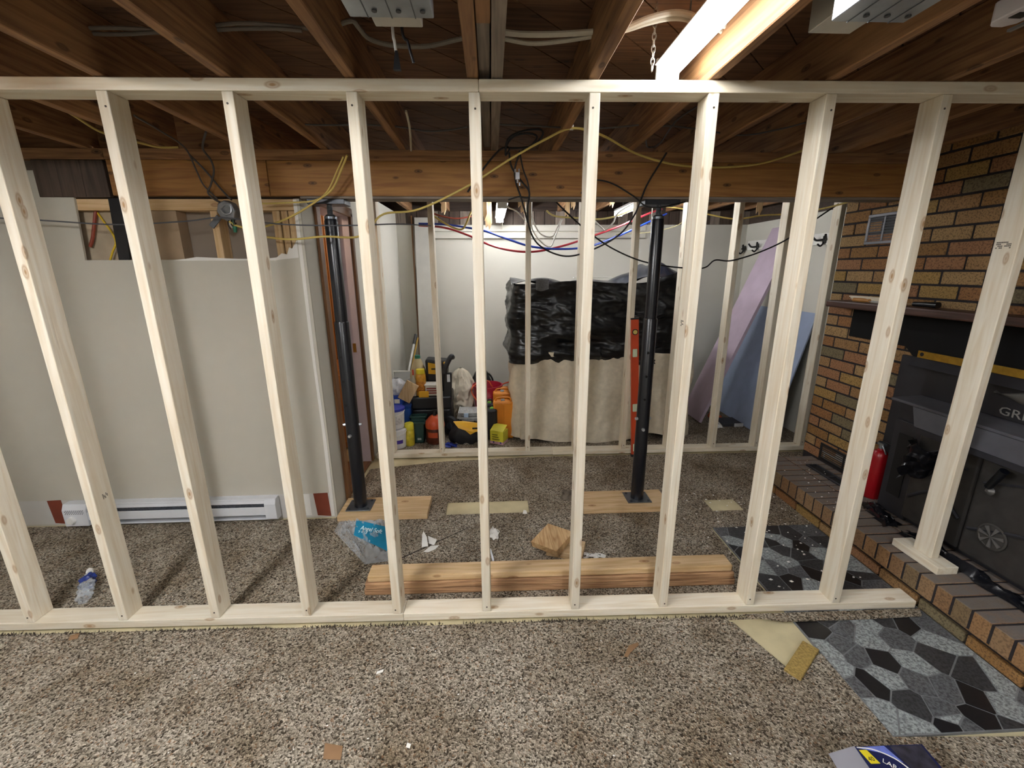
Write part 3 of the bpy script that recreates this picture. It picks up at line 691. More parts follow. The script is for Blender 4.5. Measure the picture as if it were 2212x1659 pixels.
# ================================================================ POSTS AND TIMBERS
PBK = plain('11141c', .28, var=.08, spec=.6); STEEL = plain('70767c', .35, .8, .12)
def post(x, y, label, blabel, bx0, bx1):
    one('post_pad_board', blabel, 'board', MB().box(bx0, bx1, 2.495, 2.725, .001, .039), FIR[0], bev=.002)
    t = thing('steel_post', label, 'post', (x, y, .0395))
    obj('base_plate', MB().box(x-.08, x+.08, y-.07, y+.07, .0395, .0455), STEEL, t, bev=.001)
    for sx in (-1, 1):
        for sy in (-1, 1): obj('bolt', MB().cyl((x+sx*.06, y+sy*.052, .0455), (x+sx*.06, y+sy*.052, .052), .008, n=6), plain('4a4d50', .5, .6), t)
    lo = obj('lower_tube', MB().lathe((x, y, .0456), [(.0415, 0), (.0415, 1.205), (.039, 1.212)], 28), PBK, t, smooth=True)
    obj('upper_tube', MB().lathe((x, y, 1.2577), [(.036, 0), (.036, .555), (.033, .568), (.02, .575)], 28), PBK, t, smooth=True)
    obj('collar', MB().lathe((x, y, 1.826), [(.034, 0), (.034, .012), (.02, .024)], 24), STEEL, t, smooth=True)
    obj('screw_jack', MB().lathe((x, y, 1.832), [(.0135, 0)]+[(.0135 if k % 2 else .0165, .02+k*.0035) for k in range(12)]+[(.0135, .066)], 16), STEEL, t)
    obj('top_plate', MB().box(x-.10, x+.10, y-.055, y+.055, 1.898, 1.9235), plain('3a3c40', .4, .6), t, bev=.002)
    for (ang, z) in ((-1.75, .55), (-2.9, .615), (.15, .61)):
        d_ = Vector((math.cos(ang), math.sin(ang), 0)); c = Vector((x, y, z))
        obj('bolt', MB().cyl(c+d_*.04, c+d_*.055, .011, .009, 8), plain('c9ccd0', .3, .7), lo)
    for z in (.75, .9, 1.05):
        c = Vector((x, y, z)); obj('hole', MB().cyl(c+Vector((-.012, -.0415, 0)), c+Vector((-.012, -.0375, 0)), .008, n=10), plain('07080a', .4), lo)
post(-.888, 2.617, 'black adjustable steel post beside the doorway', 'flat timber pad board under the post beside the doorway', -1.005, -.435)
post(.968, 2.617, 'black adjustable steel post next to the orange level', 'flat timber pad board under the post next to the orange level', .578, 1.16)

for k in range(3):
    e0, e1 = (-.648+.012*k*random.random(), 1.205-.01*k)
    one('timber', ['reddish timber at the bottom of the three-high floor stack', 'reddish timber in the middle of the three-high floor stack', 'pale knotty timber on top of the three-high floor stack'][k], 'timber', MB().box(e0, e1, 1.815, 1.904, .001+k*.0385, .0372+k*.0385).xf(Matrix.Translation((.28, 1.86+(0, -.005, .002)[k], 0)) @ Matrix.Rotation(-.012+.002*k, 4, 'Z') @ Matrix.Translation((-.28, -1.86, 0))), FIR[0] if k == 2 else wood('timber_low_%d' % k, 0, 'bf9870', '8c6648', None, grain=1.6), 'timbers stacked on the floor', bev=.006, seg=2)
# offcut blocks
c = AZ(1205, 1205); M = Matrix.Translation((c.x, c.y+.02, .0)) @ Matrix.Rotation(-.35, 4, 'Z')
one('offcut_block', 'flat timber offcut lying under the tilted block behind the stack', 'wood block', MB().box(-.06, .14, -.02, .12, .001, .039).xf(M), FIR[0], bev=.002)
M = Matrix.Translation((c.x-.03, c.y+.06, .068)) @ Matrix.Rotation(-.75, 4, 'Z') @ Matrix.Rotation(.2, 4, 'X') @ Matrix.Rotation(-.12, 4, 'Y')
one('offcut_block', 'square striped timber offcut propped tilted behind the timber stack', 'wood block', MB().box(-.09, .09, -.07, .10, -.019, .019).xf(M), wood('offcut', 1, 'dcba88', 'b58a58', None, grain=1.5), bev=.002)

# ---------------------------------------------------------------- orange level leaning on the far stud
lx = 1.105
t = thing('spirit_level', 'long orange spirit level standing upright behind the right black post', 'level', (lx, 3.39, 0.001))
LM = frame(AZ(1371, 985, .002), AY(1371, 690, 3.43)-AZ(1371, 985, .002), (1, 0, 0))
LZ = (AY(1371, 690, 3.43)-AZ(1371, 985, .002)).length
OR = plain('c9481f', .45, var=.08)
obj('body', MB().box(0, .40, -.03, .03, -.011, .011).box(.46, .86, -.03, .03, -.011, .011).box(.92, LZ, -.03, .03, -.011, .011).box(.40, .46, -.03, -.022, -.011, .011).box(.40, .46, .022, .03, -.011, .011).box(.86, .92, -.03, -.022, -.011, .011).box(.86, .92, .022, .03, -.011, .011).xf(LM), OR, t)
for z in (.08, .43, .89):
    obj('vial', MB().box(z-.035, z+.035, -.02, .02, -.013, .013).xf(LM), plain('d8e6c8', .3, var=.05), t, bev=.004)
obj('vial_ring', MB().cyl(LM @ Vector((LZ-.1, 0, -.014)), LM @ Vector((LZ-.1, 0, .014)), .024, n=18), plain('1a1a1a', .5), t)
obj('vial_window', MB().cyl(LM @ Vector((LZ-.1, 0, -.016)), LM @ Vector((LZ-.1, 0, .016)), .017, n=18), plain('d7c46a', .3), t)
obj('end_cap', MB().box(LZ, LZ+.012, -.032, .032, -.013, .013).xf(LM), plain('151515', .5), t)
obj('end_cap', MB().box(-.001, .02, -.032, .032, -.013, .013).xf(LM), plain('151515', .5), t)

# ---------------------------------------------------------------- baseboard heater
t = thing('baseboard_heater', 'long white electric baseboard heater with knob on the grey wall', 'heater', (-2.0, 2.54, 0))
HW = plain('dcdfe4', .4, var=.04)
x0, x1, yf, yb = -2.64, -1.385, 2.505, 2.568
obj('cabinet', MB().box(x0, x1, yb-.004, yb, .012, .163).box(x0, x1, yf+.012, yb-.004, .150, .163).box(x0+.1, x1-.06, yf+.002, yf+.01, .055, .110).box(x0, x1, yf+.02, yb-.004, .012, .022), HW, t, bev=.002)
obj('top_lip', MB().slab([(x0+.1, yf+.01, .132), (x1-.06, yf+.01, .132), (x1-.06, yf+.016, .162), (x0+.1, yf+.016, .162)], (0, .004, 0)), HW, t)
obj('fin_tube', MB().box(x0+.11, x1-.07, yf+.02, yb-.008, .075, .128), plain('6b7078', .35, .7, .3, 80), t)
obj('end_cap', MB().slab([(x1-.065, yf, .03), (x1-.065, yf, .13), (x1-.065, yf+.015, .164), (x1-.065, yb-.005, .164), (x1-.065, yb-.005, .02), (x1-.065, yf+.015, .018)], (.07, 0, 0)), HW, t, bev=.002)
cb = obj('control_box', MB().slab([(x0-.02, yf-.006, .022), (x0-.02, yf-.006, .13), (x0-.02, yf+.01, .165), (x0-.02, yb-.005, .165), (x0-.02, yb-.005, .015)], (.14, 0, 0)), HW, t, bev=.002)
obj('knob', MB().cyl((x0+.03, yf-.007, .066), (x0+.03, yf-.024, .066), .024, .021, 20), plain('e6e6e4', .35), cb, smooth=True)
mb = MB()
for i in range(9):
    for j in range(4): mb.box(x0-.005+i*.0125+(j % 2)*.006, x0+.001+i*.0125+(j % 2)*.006, yf-.0066, yf-.006, .104+j*.0075, .108+j*.0075)
obj('grille_holes', mb, plain('3f4246', .7), cb)

# ================================================================ LIGHTS
def shop_light(label, x, y0, y1, z, strength, cord=None, tint=(.97, .98, 1, 1), r=.022):
    t = thing('shop_light', label, 'light', (x, (y0+y1)/2, z))
    obj('housing', MB().slab([(x-.05, y0, z+.022), (x+.05, y0, z+.022), (x+.028, y0, z+.05), (x-.028, y0, z+.05)], (0, y1-y0, 0)), plain('e3e3e3', .4), t, bev=.002)
    obj('end_cap', MB().box(x-.04, x+.04, y0-.012, y0-.001, z-.02, z+.045), plain('cfcfcf', .4), t)
    obj('end_cap', MB().box(x-.04, x+.04, y1+.001, y1+.012, z-.02, z+.045), plain('cfcfcf', .4), t)
    obj('tube', MB().cyl((x, y0, z), (x, y1, z), r, n=16), mat_emit('tube_light', tint, strength), t, 'glowing white tube')
    for yy in (y0+.15, y1-.15):
        obj('hanger', MB().cyl((x, yy, z+.05), (x, yy, JT), .0025, n=6), STEEL, t)
    if cord: obj('pull_cord', MB().cyl((x, y0+.03, z-.02), (x, y0+.03, z-cord), .0035, n=6), WHITE, t)
    return t
shop_light('bright white tube light hung between ceiling joists right of centre', .625, .5, 1.70, 2.205, TUBE_NEAR, r=.027)
shop_light('white tube light hung between joists behind the viewer on the left', -1.47, -.45, .8, 2.185, TUBE_BEHIND*1.1)
shop_light('white tube light hung between joists behind the viewer on the right', .56, -1.75, -.5, 2.20, TUBE_BEHIND*.85)
tb = AY(1085, 445, 3.85)
shop_light('white tube light pointing straight away in the back room ceiling', tb.x, 3.85, 4.95, tb.z, TUBE_BACK, .18)
tb2 = AZ(1342, 460, 2.085)
shop_light('slanting white tube light in the back room near the right post', tb2.x, 3.62, 4.62, 2.085, TUBE_BACK, .2)
t = thing('hall_bulb', 'warm bare bulb lighting the pine hall behind the doorway', 'light', (-1.72, 3.02, 1.9))
obj('bulb', MB().lathe((-1.72, 3.02, 2.0), [(.012, .1), (.02, .085), (.03, .05), (.022, .015), (.005, 0)], 14), mat_emit('warm_bulb', (1, .74, .52, 1), BULB_HALL*60), t, smooth=True)
obj('socket', MB().cyl((-1.72, 3.02, 2.1), (-1.72, 3.02, 2.165), .02, n=12), WHITE, t)

# ================================================================ CEILING HARDWARE
# galvanised boxes
def metal_box(label, x0, x1, y0, y1, z0, bx0, bx1, by1, bz):
    t = thing('duct_boot', label, 'duct boot', ((x0+x1)/2, (y0+y1)/2, z0))
    bd = obj('body', MB().box(x0, x1, y0, y1, z0, z0+.10), GALV, t, bev=.002)
    obj('collar', MB().box(bx0, bx1, y1+.001, by1, bz, bz+.09), plain('b9b6ac', .5, .3, .1), t, bev=.002)
    for k in range(3):
        xx = x0+(x1-x0)*(.22+.28*k); obj('seam', MB().box(xx-.001, xx+.001, y0, y1, z0-.0012, z0), plain('5d6268', .5, .6), bd)
        obj('screw', MB().cyl((xx+.02, y1-.03, z0-.003), (xx+.02, y1-.03, z0), .006, n=8), plain('3c3f42', .6), bd)
    return t
zl = 2.10
q0, q1, q2 = AZ(756, 37, zl), AZ(938, 42, zl), AZ(805, 40, zl)
qc0, qc1 = AZ(808, 50, zl+.02), AZ(914, 60, zl+.02)
metal_box('galvanised duct boot between the joists at the top centre left', q0.x, q1.x, q0.y-.5, q0.y, zl, qc0.x, qc1.x, qc1.y, zl+.02)
q0, q1 = AZ(1795, 47, 2.09), AZ(1957, 47, 2.09)
qc0, qc1 = AZ(1742, 74, 2.165), AZ(1835, 74, 2.165)
metal_box('galvanised duct boot between the joists at the top right', q0.x, q1.x, q0.y-.5, q0.y, 2.09, qc0.x, qc1.x, qc1.y, 2.165)
# white fixture channel end at the top right corner
f0 = AZ(2150, 60, 2.14)
t = thing('fixture_channel', 'white metal fixture channel end with clip at the top right', 'light fixture', (f0.x, f0.y-.3, 2.14))
obj('channel', MB().slab([(f0.x-.035, f0.y-.6, 2.14), (f0.x+.035, f0.y-.6, 2.14), (f0.x+.035, f0.y-.02, 2.14), (f0.x+.015, f0.y, 2.14), (f0.x-.015, f0.y, 2.14), (f0.x-.035, f0.y-.02, 2.14)], (0, 0, .045)), plain('d8d5dc', .45, var=.05), t, bev=.003)
obj('clip', MB().box(f0.x-.01, f0.x+.05, f0.y-.09, f0.y-.075, 2.112, 2.1395).box(f0.x-.01, f0.x+.0, f0.y-.09, f0.y-.04, 2.112, 2.118), GALV, t)
obj('slot', MB().box(f0.x-.02, f0.x+.012, f0.y-.07, f0.y-.045, 2.1385, 2.14), plain('0a0a0a'), t)
# chain beside the lamp
ch = AZ(1405, 168, 2.15); top = AZ(1405, 72, 2.34)
t = thing('hanging_chain', 'thin metal chain hanging from the subfloor left of the tube light', 'chain', (ch.x, ch.y, 2.15))
cx_, cy_ = ch.x, ch.y-.01
for k in range(11):
    zc = 2.345-.017*k; mb = MB(); pts = []
    for a in range(11):
        an = a*2*math.pi/10; u = .006*math.cos(an); v = .012*math.sin(an)
        pts.append((cx_+(u if k % 2 else 0), cy_+(0 if k % 2 else u), zc+v))
    obj('link', MB().tube(pts, .0016, 5), plain('b9b3a6', .35, .8), t)

# ================================================================ CABLES
YEL = plain('c9b262', .5, var=.08); GRYC = plain('8a857a', .6, var=.1); BLKC = plain('111114', .45); WHC = plain('e4e4e0', .4, var=.04)
REDC = plain('b0303a', .35); BLUC = plain('2747b0', .35); BRNC = plain('8a3d28', .5); DGR = plain('4e4a47', .6); GRYD = plain('6a635a', .7)
def cable(label, pts, r, mat, name='cable', cat='cable', n=8):
    return one(name, label, cat, MB().tube(spline(pts), r, n), mat, smooth=True)
def C(s, y=None):
    """'px,py[,depth] ...' -> points"""
    out = []
    for tok in s.split():
        a = [float(x) for x in tok.split(',')]
        out.append(AY(a[0], a[1], a[2] if len(a) > 2 else y))
    return out
def CZ(s, z):
    out = []
    for tok in s.split():
        a = [float(x) for x in tok.split(',')]; out.append(AZ(a[0], a[1], a[2] if len(a) > 2 else z))
    return out
# yellow cable: from the junction box to the joist staple and on
cable('long yellow cable sagging across the beam and stapled to a joist', C('574,512,2.50 630,517,2.48 700,511,2.47 770,512,2.47 800,490,2.45 830,462,2.45 905,452,2.43 1010,402,2.40 1100,345,2.35 1180,300,2.25 1236,277,2.18 1300,292,2.22 1370,330,2.38 1440,352,2.46 1500,360,2.50 1570,361,2.52 1650,352,2.52 1735,325,2.50'), .0055, YEL)
s0 = AY(1235, 274, 2.185)
one('cable_staple', 'small white staple holding the yellow cable to the joist', 'staple', MB().box(s0.x-.008, s0.x+.008, s0.y-.008, s0.y+.008, s0.z-.012, s0.z+.006), WHITE)
cable('yellow cable dropping from the joists to the junction box', C('750,335,2.40 738,365,2.45 718,408,2.48 690,430,2.50 640,462,2.50 590,484,2.50 545,494,2.50 510,487,2.48 495,478,2.47'), .0055, YEL)
cable('second yellow cable running just beside the dropping one', C('742,338,2.41 728,370,2.46 708,412,2.49 680,433,2.515 620,438,2.52 560,440,2.525'), .0045, YEL)
cable('thin yellow cable along the ceiling at the far left', C('95,213,1.95 160,250,2.1 220,286,2.25 300,308,2.40 345,318,2.48 385,318,2.53'), .005, YEL)
cable('yellow wire hanging inside the opened wall', C('207,455,2.62 225,480,2.615 243,505,2.61 250,525,2.60 243,545,2.60 238,562,2.60'), .005, plain('d8b62a', .5), 'wire', 'wire')
cable('short red pipe stub hanging inside the opened wall', C('207,455,2.615 203,490,2.61 200,515,2.61 195,533,2.61'), .008, BRNC, 'pipe_stub', 'pipe')
cable('dark cable looping down to the junction box from the joists', C('445,285,2.30 438,320,2.42 455,345,2.50 462,370,2.52 455,400,2.52 449,415,2.52 460,428,2.52 475,437,2.50'), .005, DGR)
cable('thin dark cable curving from the ceiling to the junction box', C('290,250,1.95 350,285,2.2 400,320,2.45 425,370,2.52 440,400,2.53 470,430,2.52'), .004, DGR)
cable('dark cable dropping straight onto the junction box top', C('410,335,2.50 445,370,2.525 470,400,2.525 490,422,2.50 500,432,2.49'), .005, DGR)
cable('thin grey wire stretched across the left wall and post', C('-60,468,2.47 90,476,2.47 250,485,2.46 400,478,2.46 475,470,2.455 560,480,2.45 640,486,2.45 760,487,2.45 860,484,2.6 930,488,2.9'), .0035, plain('55575c', .5), 'wire', 'wire')
# junction box
jb = AY(497, 455, 2.50)
t = thing('junction_box', 'round grey metal junction box hanging with wires at the left beam', 'junction box', (jb.x, jb.y, jb.z-.05))
obj('box', MB().lathe((jb.x, jb.y+.02, jb.z), [(.046, 0), (.052, .008), (.052, .045), (.048, .05)], 8, axis=(-.15, -1, -.1)), plain('8a8c90', .45, .6, .25, 30), t, bev=.002)
obj('cover_ridge', MB().tube(spline([(jb.x-.03, jb.y-.034, jb.z+.005), (jb.x-.01, jb.y-.036, jb.z-.02), (jb.x+.02, jb.y-.036, jb.z-.015), (jb.x+.025, jb.y-.034, jb.z+.015), (jb.x, jb.y-.034, jb.z+.025), (jb.x-.03, jb.y-.034, jb.z+.005)]), .004, 6), plain('b0b2b5', .4, .7), t)
obj('bracket', MB().box(-.035, .035, -.004, .004, -.014, .014).xf(Matrix.Translation((jb.x-.085, jb.y+.0, jb.z-.055)) @ Matrix.Rotation(-.8, 4, 'Y')), plain('6c6f73', .45, .6), t, bev=.001)
for k in range(5):
    obj('wire', MB().tube(spline([(jb.x+.0+.006*k, jb.y-.02, jb.z-.045), (jb.x-.005+.009*k, jb.y-.03, jb.z-.07), (jb.x+.008*k, jb.y-.02, jb.z-.095+.008*k)]), .0025, 6), [plain('17181a', .5), plain('c4c4c4', .5), plain('17181a', .5), plain('3b6b55', .5), plain('17181a', .5)][k], t)
obj('wire_nut', MB().cyl((jb.x+.02, jb.y-.02, jb.z-.11), (jb.x+.022, jb.y-.02, jb.z-.08), .008, .011, 8), plain('1f6b50', .5), t)
# ceiling cables running across the joists
cable('pale grey cable threaded through the joists on the left', CZ('108,58 160,62 230,60 300,62 335,64 430,58 520,50 600,54 652,60 700,66', 2.29), .006, GRYD)
cable('lower grey cable threaded through the joists on the left', CZ('115,63 190,72 260,74 335,70 440,66 520,62 600,62 652,66', 2.28), .006, GRYD)
cable('grey cable looping beside the duct boot to the middle joist', CZ('725,55 760,45 775,60 800,85 850,98 920,100 985,86 1010,80', 2.27), .007, GRYC)
cable('upper pale cable between the middle joist and the lamp bay', CZ('1088,70 1130,74 1200,74 1290,68 1350,60 1400,40 1450,28 1490,32 1520,50 1580,56 1600,52', 2.28), .009, plain('cfc8b6', .6))
cable('lower pale cable between the middle joist and the lamp bay', CZ('1090,84 1150,94 1220,88 1295,76 1350,66 1400,50 1450,40 1490,44 1530,62 1560,70 1540,110 1520,140 1500,165', 2.275), .007, plain('cfc8b6', .6))
cable('short pale cable hanging over the tube light on the right', CZ('1575,60 1555,85 1540,110 1525,135 1495,170', 2.30), .006, plain('d6cfbf', .6))
# dangling wires with tape under the boot
a_ = AZ(848, 62, 2.18)
cable('thin white wires dangling under the duct boot', [Vector((a_.x, a_.y, 2.349)), a_, a_+Vector((.003, .0, -.03)), a_+Vector((.006, .0, -.06))], .004, WHC, 'wire', 'wire')
one('taped_wire_end', 'black taped wire end dangling under the duct boot', 'wire', MB().hexa([a_+Vector((-.004, -.006, -.098)), a_+Vector((.016, -.006, -.098)), a_+Vector((.016, .006, -.098)), a_+Vector((-.004, .006, -.098))], [a_+Vector((.003, -.004, -.052)), a_+Vector((.01, -.004, -.052)), a_+Vector((.01, .004, -.052)), a_+Vector((.003, .004, -.052))]), BLKC)
a2_ = AZ(868, 62, 2.18)
cable('thick black taped wire dangling beside the white wires', [Vector((a2_.x, a2_.y, 2.349)), a2_, a2_+Vector((.012, .01, -.025)), a2_+Vector((.018, .01, -.05)), a2_+Vector((.025, .012, -.075))], [.004, .008, .006, .004][0], BLKC, 'wire', 'wire')
cable('thin grey cable behind the top plate across the joists', CZ('640,268 700,270 800,270 870,275 920,283 970,281 1010,274', 2.2), .004, DGR)
cable('thin white cable running up a joist behind the top plate', C('877,240,2.05 884,270,2.15 887,300,2.3 888,325,2.5'), .005, plain('b6ae9c', .6))
cable('thin pale cable across joists right of the coax coil', CZ('1080,269 1150,272 1230,276 1300,277 1380,270', 2.19), .004, DGR)
cable('dark thin cable between joists on the right', CZ('1400,278 1440,272 1500,278 1600,292 1680,280 1740,265', 2.2), .004, DGR)
cable('dark thin cable drooping between two right joists', CZ('1510,228 1460,262 1425,310 1400,318 1395,300', 2.21), .004, DGR)
# black coax coil on the beam
cable('black coaxial cable coiled on the beam', C('1010,415,2.52 1040,370,2.50 1078,325,2.46 1100,320,2.42 1092,335,2.42 1098,300,2.40 1130,283,2.38 1165,280,2.38 1172,292,2.40 1150,315,2.44 1110,320,2.46 1095,315,2.44 1110,295,2.42 1140,288,2.40 1160,295,2.42 1150,312,2.44 1125,330,2.48 1112,365,2.50 1115,395,2.51 1128,435,2.50 1140,480,2.6'), .005, BLKC)
cable('black coaxial cable hanging from the coil in a deep loop', C('1100,330,2.46 1105,360,2.50 1125,390,2.51 1143,415,2.51 1140,450,2.55 1143,490,2.7 1160,525,2.8 1195,547,2.85 1235,553,2.85 1290,535,2.8 1340,505,2.75 1370,465,2.7 1385,430,2.55 1400,395,2.53 1440,330,2.4'), .005, BLKC)
cable('second black coaxial strand down the beam face', C('1122,325,2.46 1130,365,2.50 1140,395,2.51 1142,425,2.51 1120,425,2.52 1098,432,2.53'), .004, BLKC)
cable('black cable arched over the beam by the right post', C('1255,418,2.55 1275,392,2.53 1300,390,2.52 1330,400,2.52 1370,425,2.52 1395,445,2.52 1430,447,2.5 1480,436,2.53'), .004, BLKC)
cable('long black cable drooping to the right wall hooks', C('1195,430,2.9 1225,460,3.0 1270,500,3.1 1320,535,3.2 1380,562,3.3 1440,575,3.3 1500,580,3.35 1525,577,3.38 1545,562,3.39 1580,563,3.4 1640,545,3.40 1700,517,3.40 1760,475,3.3 1812,440,3.2'), .0055, BLKC)
t = thing('cable_splitter', 'small silver coaxial splitter on the black coil at the beam', 'cable splitter', AY(1118, 385, 2.49))
c_ = AY(1118, 380, 2.49)
obj('body', MB().box(c_.x-.012, c_.x+.012, c_.y-.006, c_.y+.006, c_.z-.018, c_.z+.018), plain('b6b8bc', .3, .8), t, bev=.002)
for dx, dz in ((-.012, .025), (.008, .026), (.0, -.026), (.012, -.04)): obj('connector', MB().cyl((c_.x+dx, c_.y, c_.z+dz-.008), (c_.x+dx, c_.y, c_.z+dz+.008), .005, n=8), plain('b6b8bc', .3, .8), t)
# pipes and wires in the back room
cable('red plastic water pipe sagging across the back room', C('905,487,4.3 960,492,4.2 1010,508,4.1 1060,530,4.0 1110,542,3.95 1160,543,3.95 1220,530,4.0 1280,510,4.05 1340,488,4.1 1400,462,4.2 1430,452,4.3'), .009, REDC, 'water_pipe', 'pipe')
cable('blue plastic water pipe sagging across the back room', C('905,483,4.32 960,485,4.22 1010,492,4.12 1050,500,4.02 1100,518,3.95 1150,533,3.93 1210,538,3.93 1270,533,3.97 1330,512,4.05 1390,485,4.15 1440,462,4.25'), .009, BLUC, 'water_pipe', 'pipe')
cable('brown cable running above the red pipe at the left', C('930,458,4.0 950,466,4.0 985,472,4.05 1015,468,4.1 1040,462,4.15'), .007, BRNC)
cable('yellow cable hooking down beside the second far stud', C('930,462,3.8 960,482,3.8 985,494,3.8 1000,494,3.8 1010,476,3.8 1018,458,3.85 1030,446,3.9'), .0075, YEL)
cable('pale yellow cable bowed along the back ceiling', C('1180,455,3.75 1200,467,3.75 1250,471,3.75 1300,473,3.75 1345,462,3.75 1390,440,3.8'), .007, plain('d9cc8a', .5))
cable('yellow cable strung along the right back ceiling to the brick', C('1430,445,3.8 1480,452,3.75 1530,463,3.7 1590,473,3.6 1650,465,3.55 1710,462,3.5 1780,450,3.2 1835,436,3.0'), .006, YEL)
cable('white wire loop hanging left in the back room', C('1146,420,3.7 1145,446,3.7 1152,478,3.7 1168,505,3.7 1192,512,3.7 1205,490,3.7 1212,474,3.7'), .0055, WHC, 'wire', 'wire')
cable('white wire loop with the lowest sag in the back room', C('1149,420,3.72 1148,480,3.72 1155,505,3.72 1175,528,3.72 1190,532,3.72 1200,510,3.72 1214,474,3.72'), .0055, WHC, 'wire', 'wire')
cable('white wire bent in a vee at the right tube light', C('1285,478,3.7 1300,492,3.7 1308,497,3.7 1325,480,3.7 1338,458,3.7')+[Vector((tb2.x-.03, 3.72, 2.115))], .0065, WHC, 'wire', 'wire')
cable('white wire sloping from the left tube light', [Vector((tb.x+.02, 3.87, tb.z+.035))]+C('1098,448,3.8 1115,456,3.7 1135,478,3.7'), .0055, WHC, 'wire', 'wire')
cable('thin yellow wire drooping at the back wall on the right', C('1500,455,4.4 1480,475,4.5 1455,490,4.6 1400,502,4.8 1340,506,5.0 1330,507,5.083'), .004, plain('b9ae7a', .6), 'wire', 'wire')
# torn wood and ceiling scraps hanging above the back room
for k, (px, py, y_, s_) in enumerate([(958, 455, 4.4, 1.0), (1045, 465, 3.9, 1.3), (1055, 485, 4.0, 1.2), (1125, 442, 3.85, 1.1), (1130, 455, 3.85, .9), (1225, 462, 4.2, 1.0), (1238, 445, 4.2, .9), (1322, 440, 4.1, 1.0), (1640, 455, 4.2, 1.3)]):
    c = AY(px, py, y_); rr = random.Random(k); H_ = (JT-.002 if k == 8 else JB+.01)-c.z
    pts = [(c.x-.012*s_, c.y, c.z+H_), (c.x+.02*s_, c.y, c.z+H_), (c.x+.022*s_, c.y, c.z+.01), (c.x+.005, c.y, c.z-.035*s_), (c.x-.004, c.y, c.z+.0), (c.x-.02*s_, c.y, c.z-.02*s_), (c.x-.022*s_, c.y, c.z+.03)]
    where = ['far left above the brown cable', 'upper left above the yellow hook', 'lower left beside the yellow hook', 'just right of the left tube light', 'right under the left tube light', 'centre above the white wire loop', 'centre above the pale yellow cable', 'left of the right tube light', 'far right above the leaning boards'][k]
    one('torn_wood', 'torn ceiling wood splinter hanging '+where, 'wood scrap', MB().slab(pts, (.004, .012, 0)), FIR[2], 'torn splinters on the back ceiling')

# ================================================================ BACK ROOM
# object under black plastic and a canvas drop cloth
dr = thing('covered_furniture', 'large covered furniture under black plastic and a beige drop cloth', 'covered furniture', (1.0, 4.2, 0))
def path(u, x0, x1, yf, yb, r=.09):
    """plan outline left side -> front -> right side, u in 0..1; returns point and outward normal"""
    Ls = yb-yf-r; Lf = x1-x0-2*r; La = r*math.pi/2; T = 2*Ls+Lf+2*La; s = u*T
    if s < Ls: return (x0, yb-s), (-1, 0)
    s -= Ls
    if s < La: a = s/r; return (x0+r-r*math.cos(a), yf+r-r*math.sin(a)), (-math.cos(a), -math.sin(a))
    s -= La
    if s < Lf: return (x0+r+s, yf), (0, -1)
    s -= Lf
    if s < La: a = s/r; return (x1-r+r*math.sin(a), yf+r-r*math.cos(a)), (math.sin(a), -math.cos(a))
    s -= La
    return (x1, yf+r+s), (1, 0)
from mathutils import noise as mn
def ridge(x, y, z, o=3):
    s = 0; a = 1
    for k in range(o):
        s += a*(1-2*abs(mn.noise((x, y, z)))); x *= 2.1; y *= 2.1; z *= 2.1; a *= .5
    return s/1.75
def canvas(u, v):
    (x, y), (nx, ny) = path(u, .21, 1.84, 3.80, 4.55)
    z = .02+.80*v+(.035*math.sin(9*u+1)+.02*math.sin(23*u))*(1-.6*v)*(1-v)**.3+.02*math.sin(5*u)
    if v < .02: z += .02*math.sin(31*u)
    o_ = (.085 if abs(nx) < .3 else .045)*(1-v)**1.3+.028*math.sin(30*u+2*v)*(1-v)**.7+.014*math.sin(55*u-5*v+1)+.012*math.sin(17*u+9*v)+.02*sm(.85, 1, v)*math.sin(40*u)+.022*ridge(x*3.5+.6*v, y*3, v*1.6)+.012*mn.noise((x*14, y*9, v*8+3))
    o_ -= .012*math.sin(30*u+2*v)*(1-v)**.7
    return Vector((x+nx*o_, y+ny*o_, max(.004, z)))
obj('drop_cloth', MB().grid(canvas, 240, 70), CANVAS, dr, 'beige canvas drop cloth', smooth=True, thick=.002)
def black(u, v):
    (x, y), (nx, ny) = path(u, .20, 1.74, 3.83, 4.5, .06)
    o_ = .03*math.sin(math.pi*v)+.018*math.sin(9*v+3*math.sin(11*u))+.02*abs(math.sin(10*v+14*u*math.cos(2.1*u)))*(1-v)+.012*math.sin(21*v-17*u)+.05*math.exp(-((v-.14)/.09)**2)*(1 if u < .5 else .5)
    o_ = o_*.75+.03*ridge(x*2.2+v*1.3, v*4.2, y*2, 4)+.012*ridge(x*7, v*9+x*2, 5, 2)
    z = .72+.72*v+.025*math.sin(9*u)*(1-v)*.6+v*(.07*sm(.62, .75, u)+.012*math.sin(19*u))
    return Vector((x+nx*o_, y+ny*o_, z))
obj('plastic_sheet', MB().grid(black, 240, 90), BLACKPL, dr, 'black plastic sheet', smooth=True, thick=.0015)
def blacktop(u, v):
    x = .18+1.58*u; y = 3.82+.70*v
    return Vector((x, y, 1.43+.05*sm(.5, .8, u)+.035*math.sin(7*u+3*v)*math.sin(math.pi*min(1, v+.1))+.02*math.sin(19*u-8*v)+.1*math.exp(-((u-.86)/.07)**2)*sm(0, .5, v)))
obj('plastic_top', MB().grid(blacktop, 60, 16), plain('1a1f2a', .25, var=.2), dr, 'shiny top fold', smooth=True, thick=.0015)
m0 = AY(1170, 615, 3.78)
obj('mesh_pouch', MB().grid(lambda u, v: Vector((m0.x-.05+.11*u, m0.y-.006-.015*math.sin(math.pi*u), m0.z+.045-.10*v*(1-.3*abs(u-.4)))), 9, 8), plain('5d5d60', .8, var=.4, scale=150, bmp=.5), dr, 'grey mesh scrap', smooth=True, thick=.002)
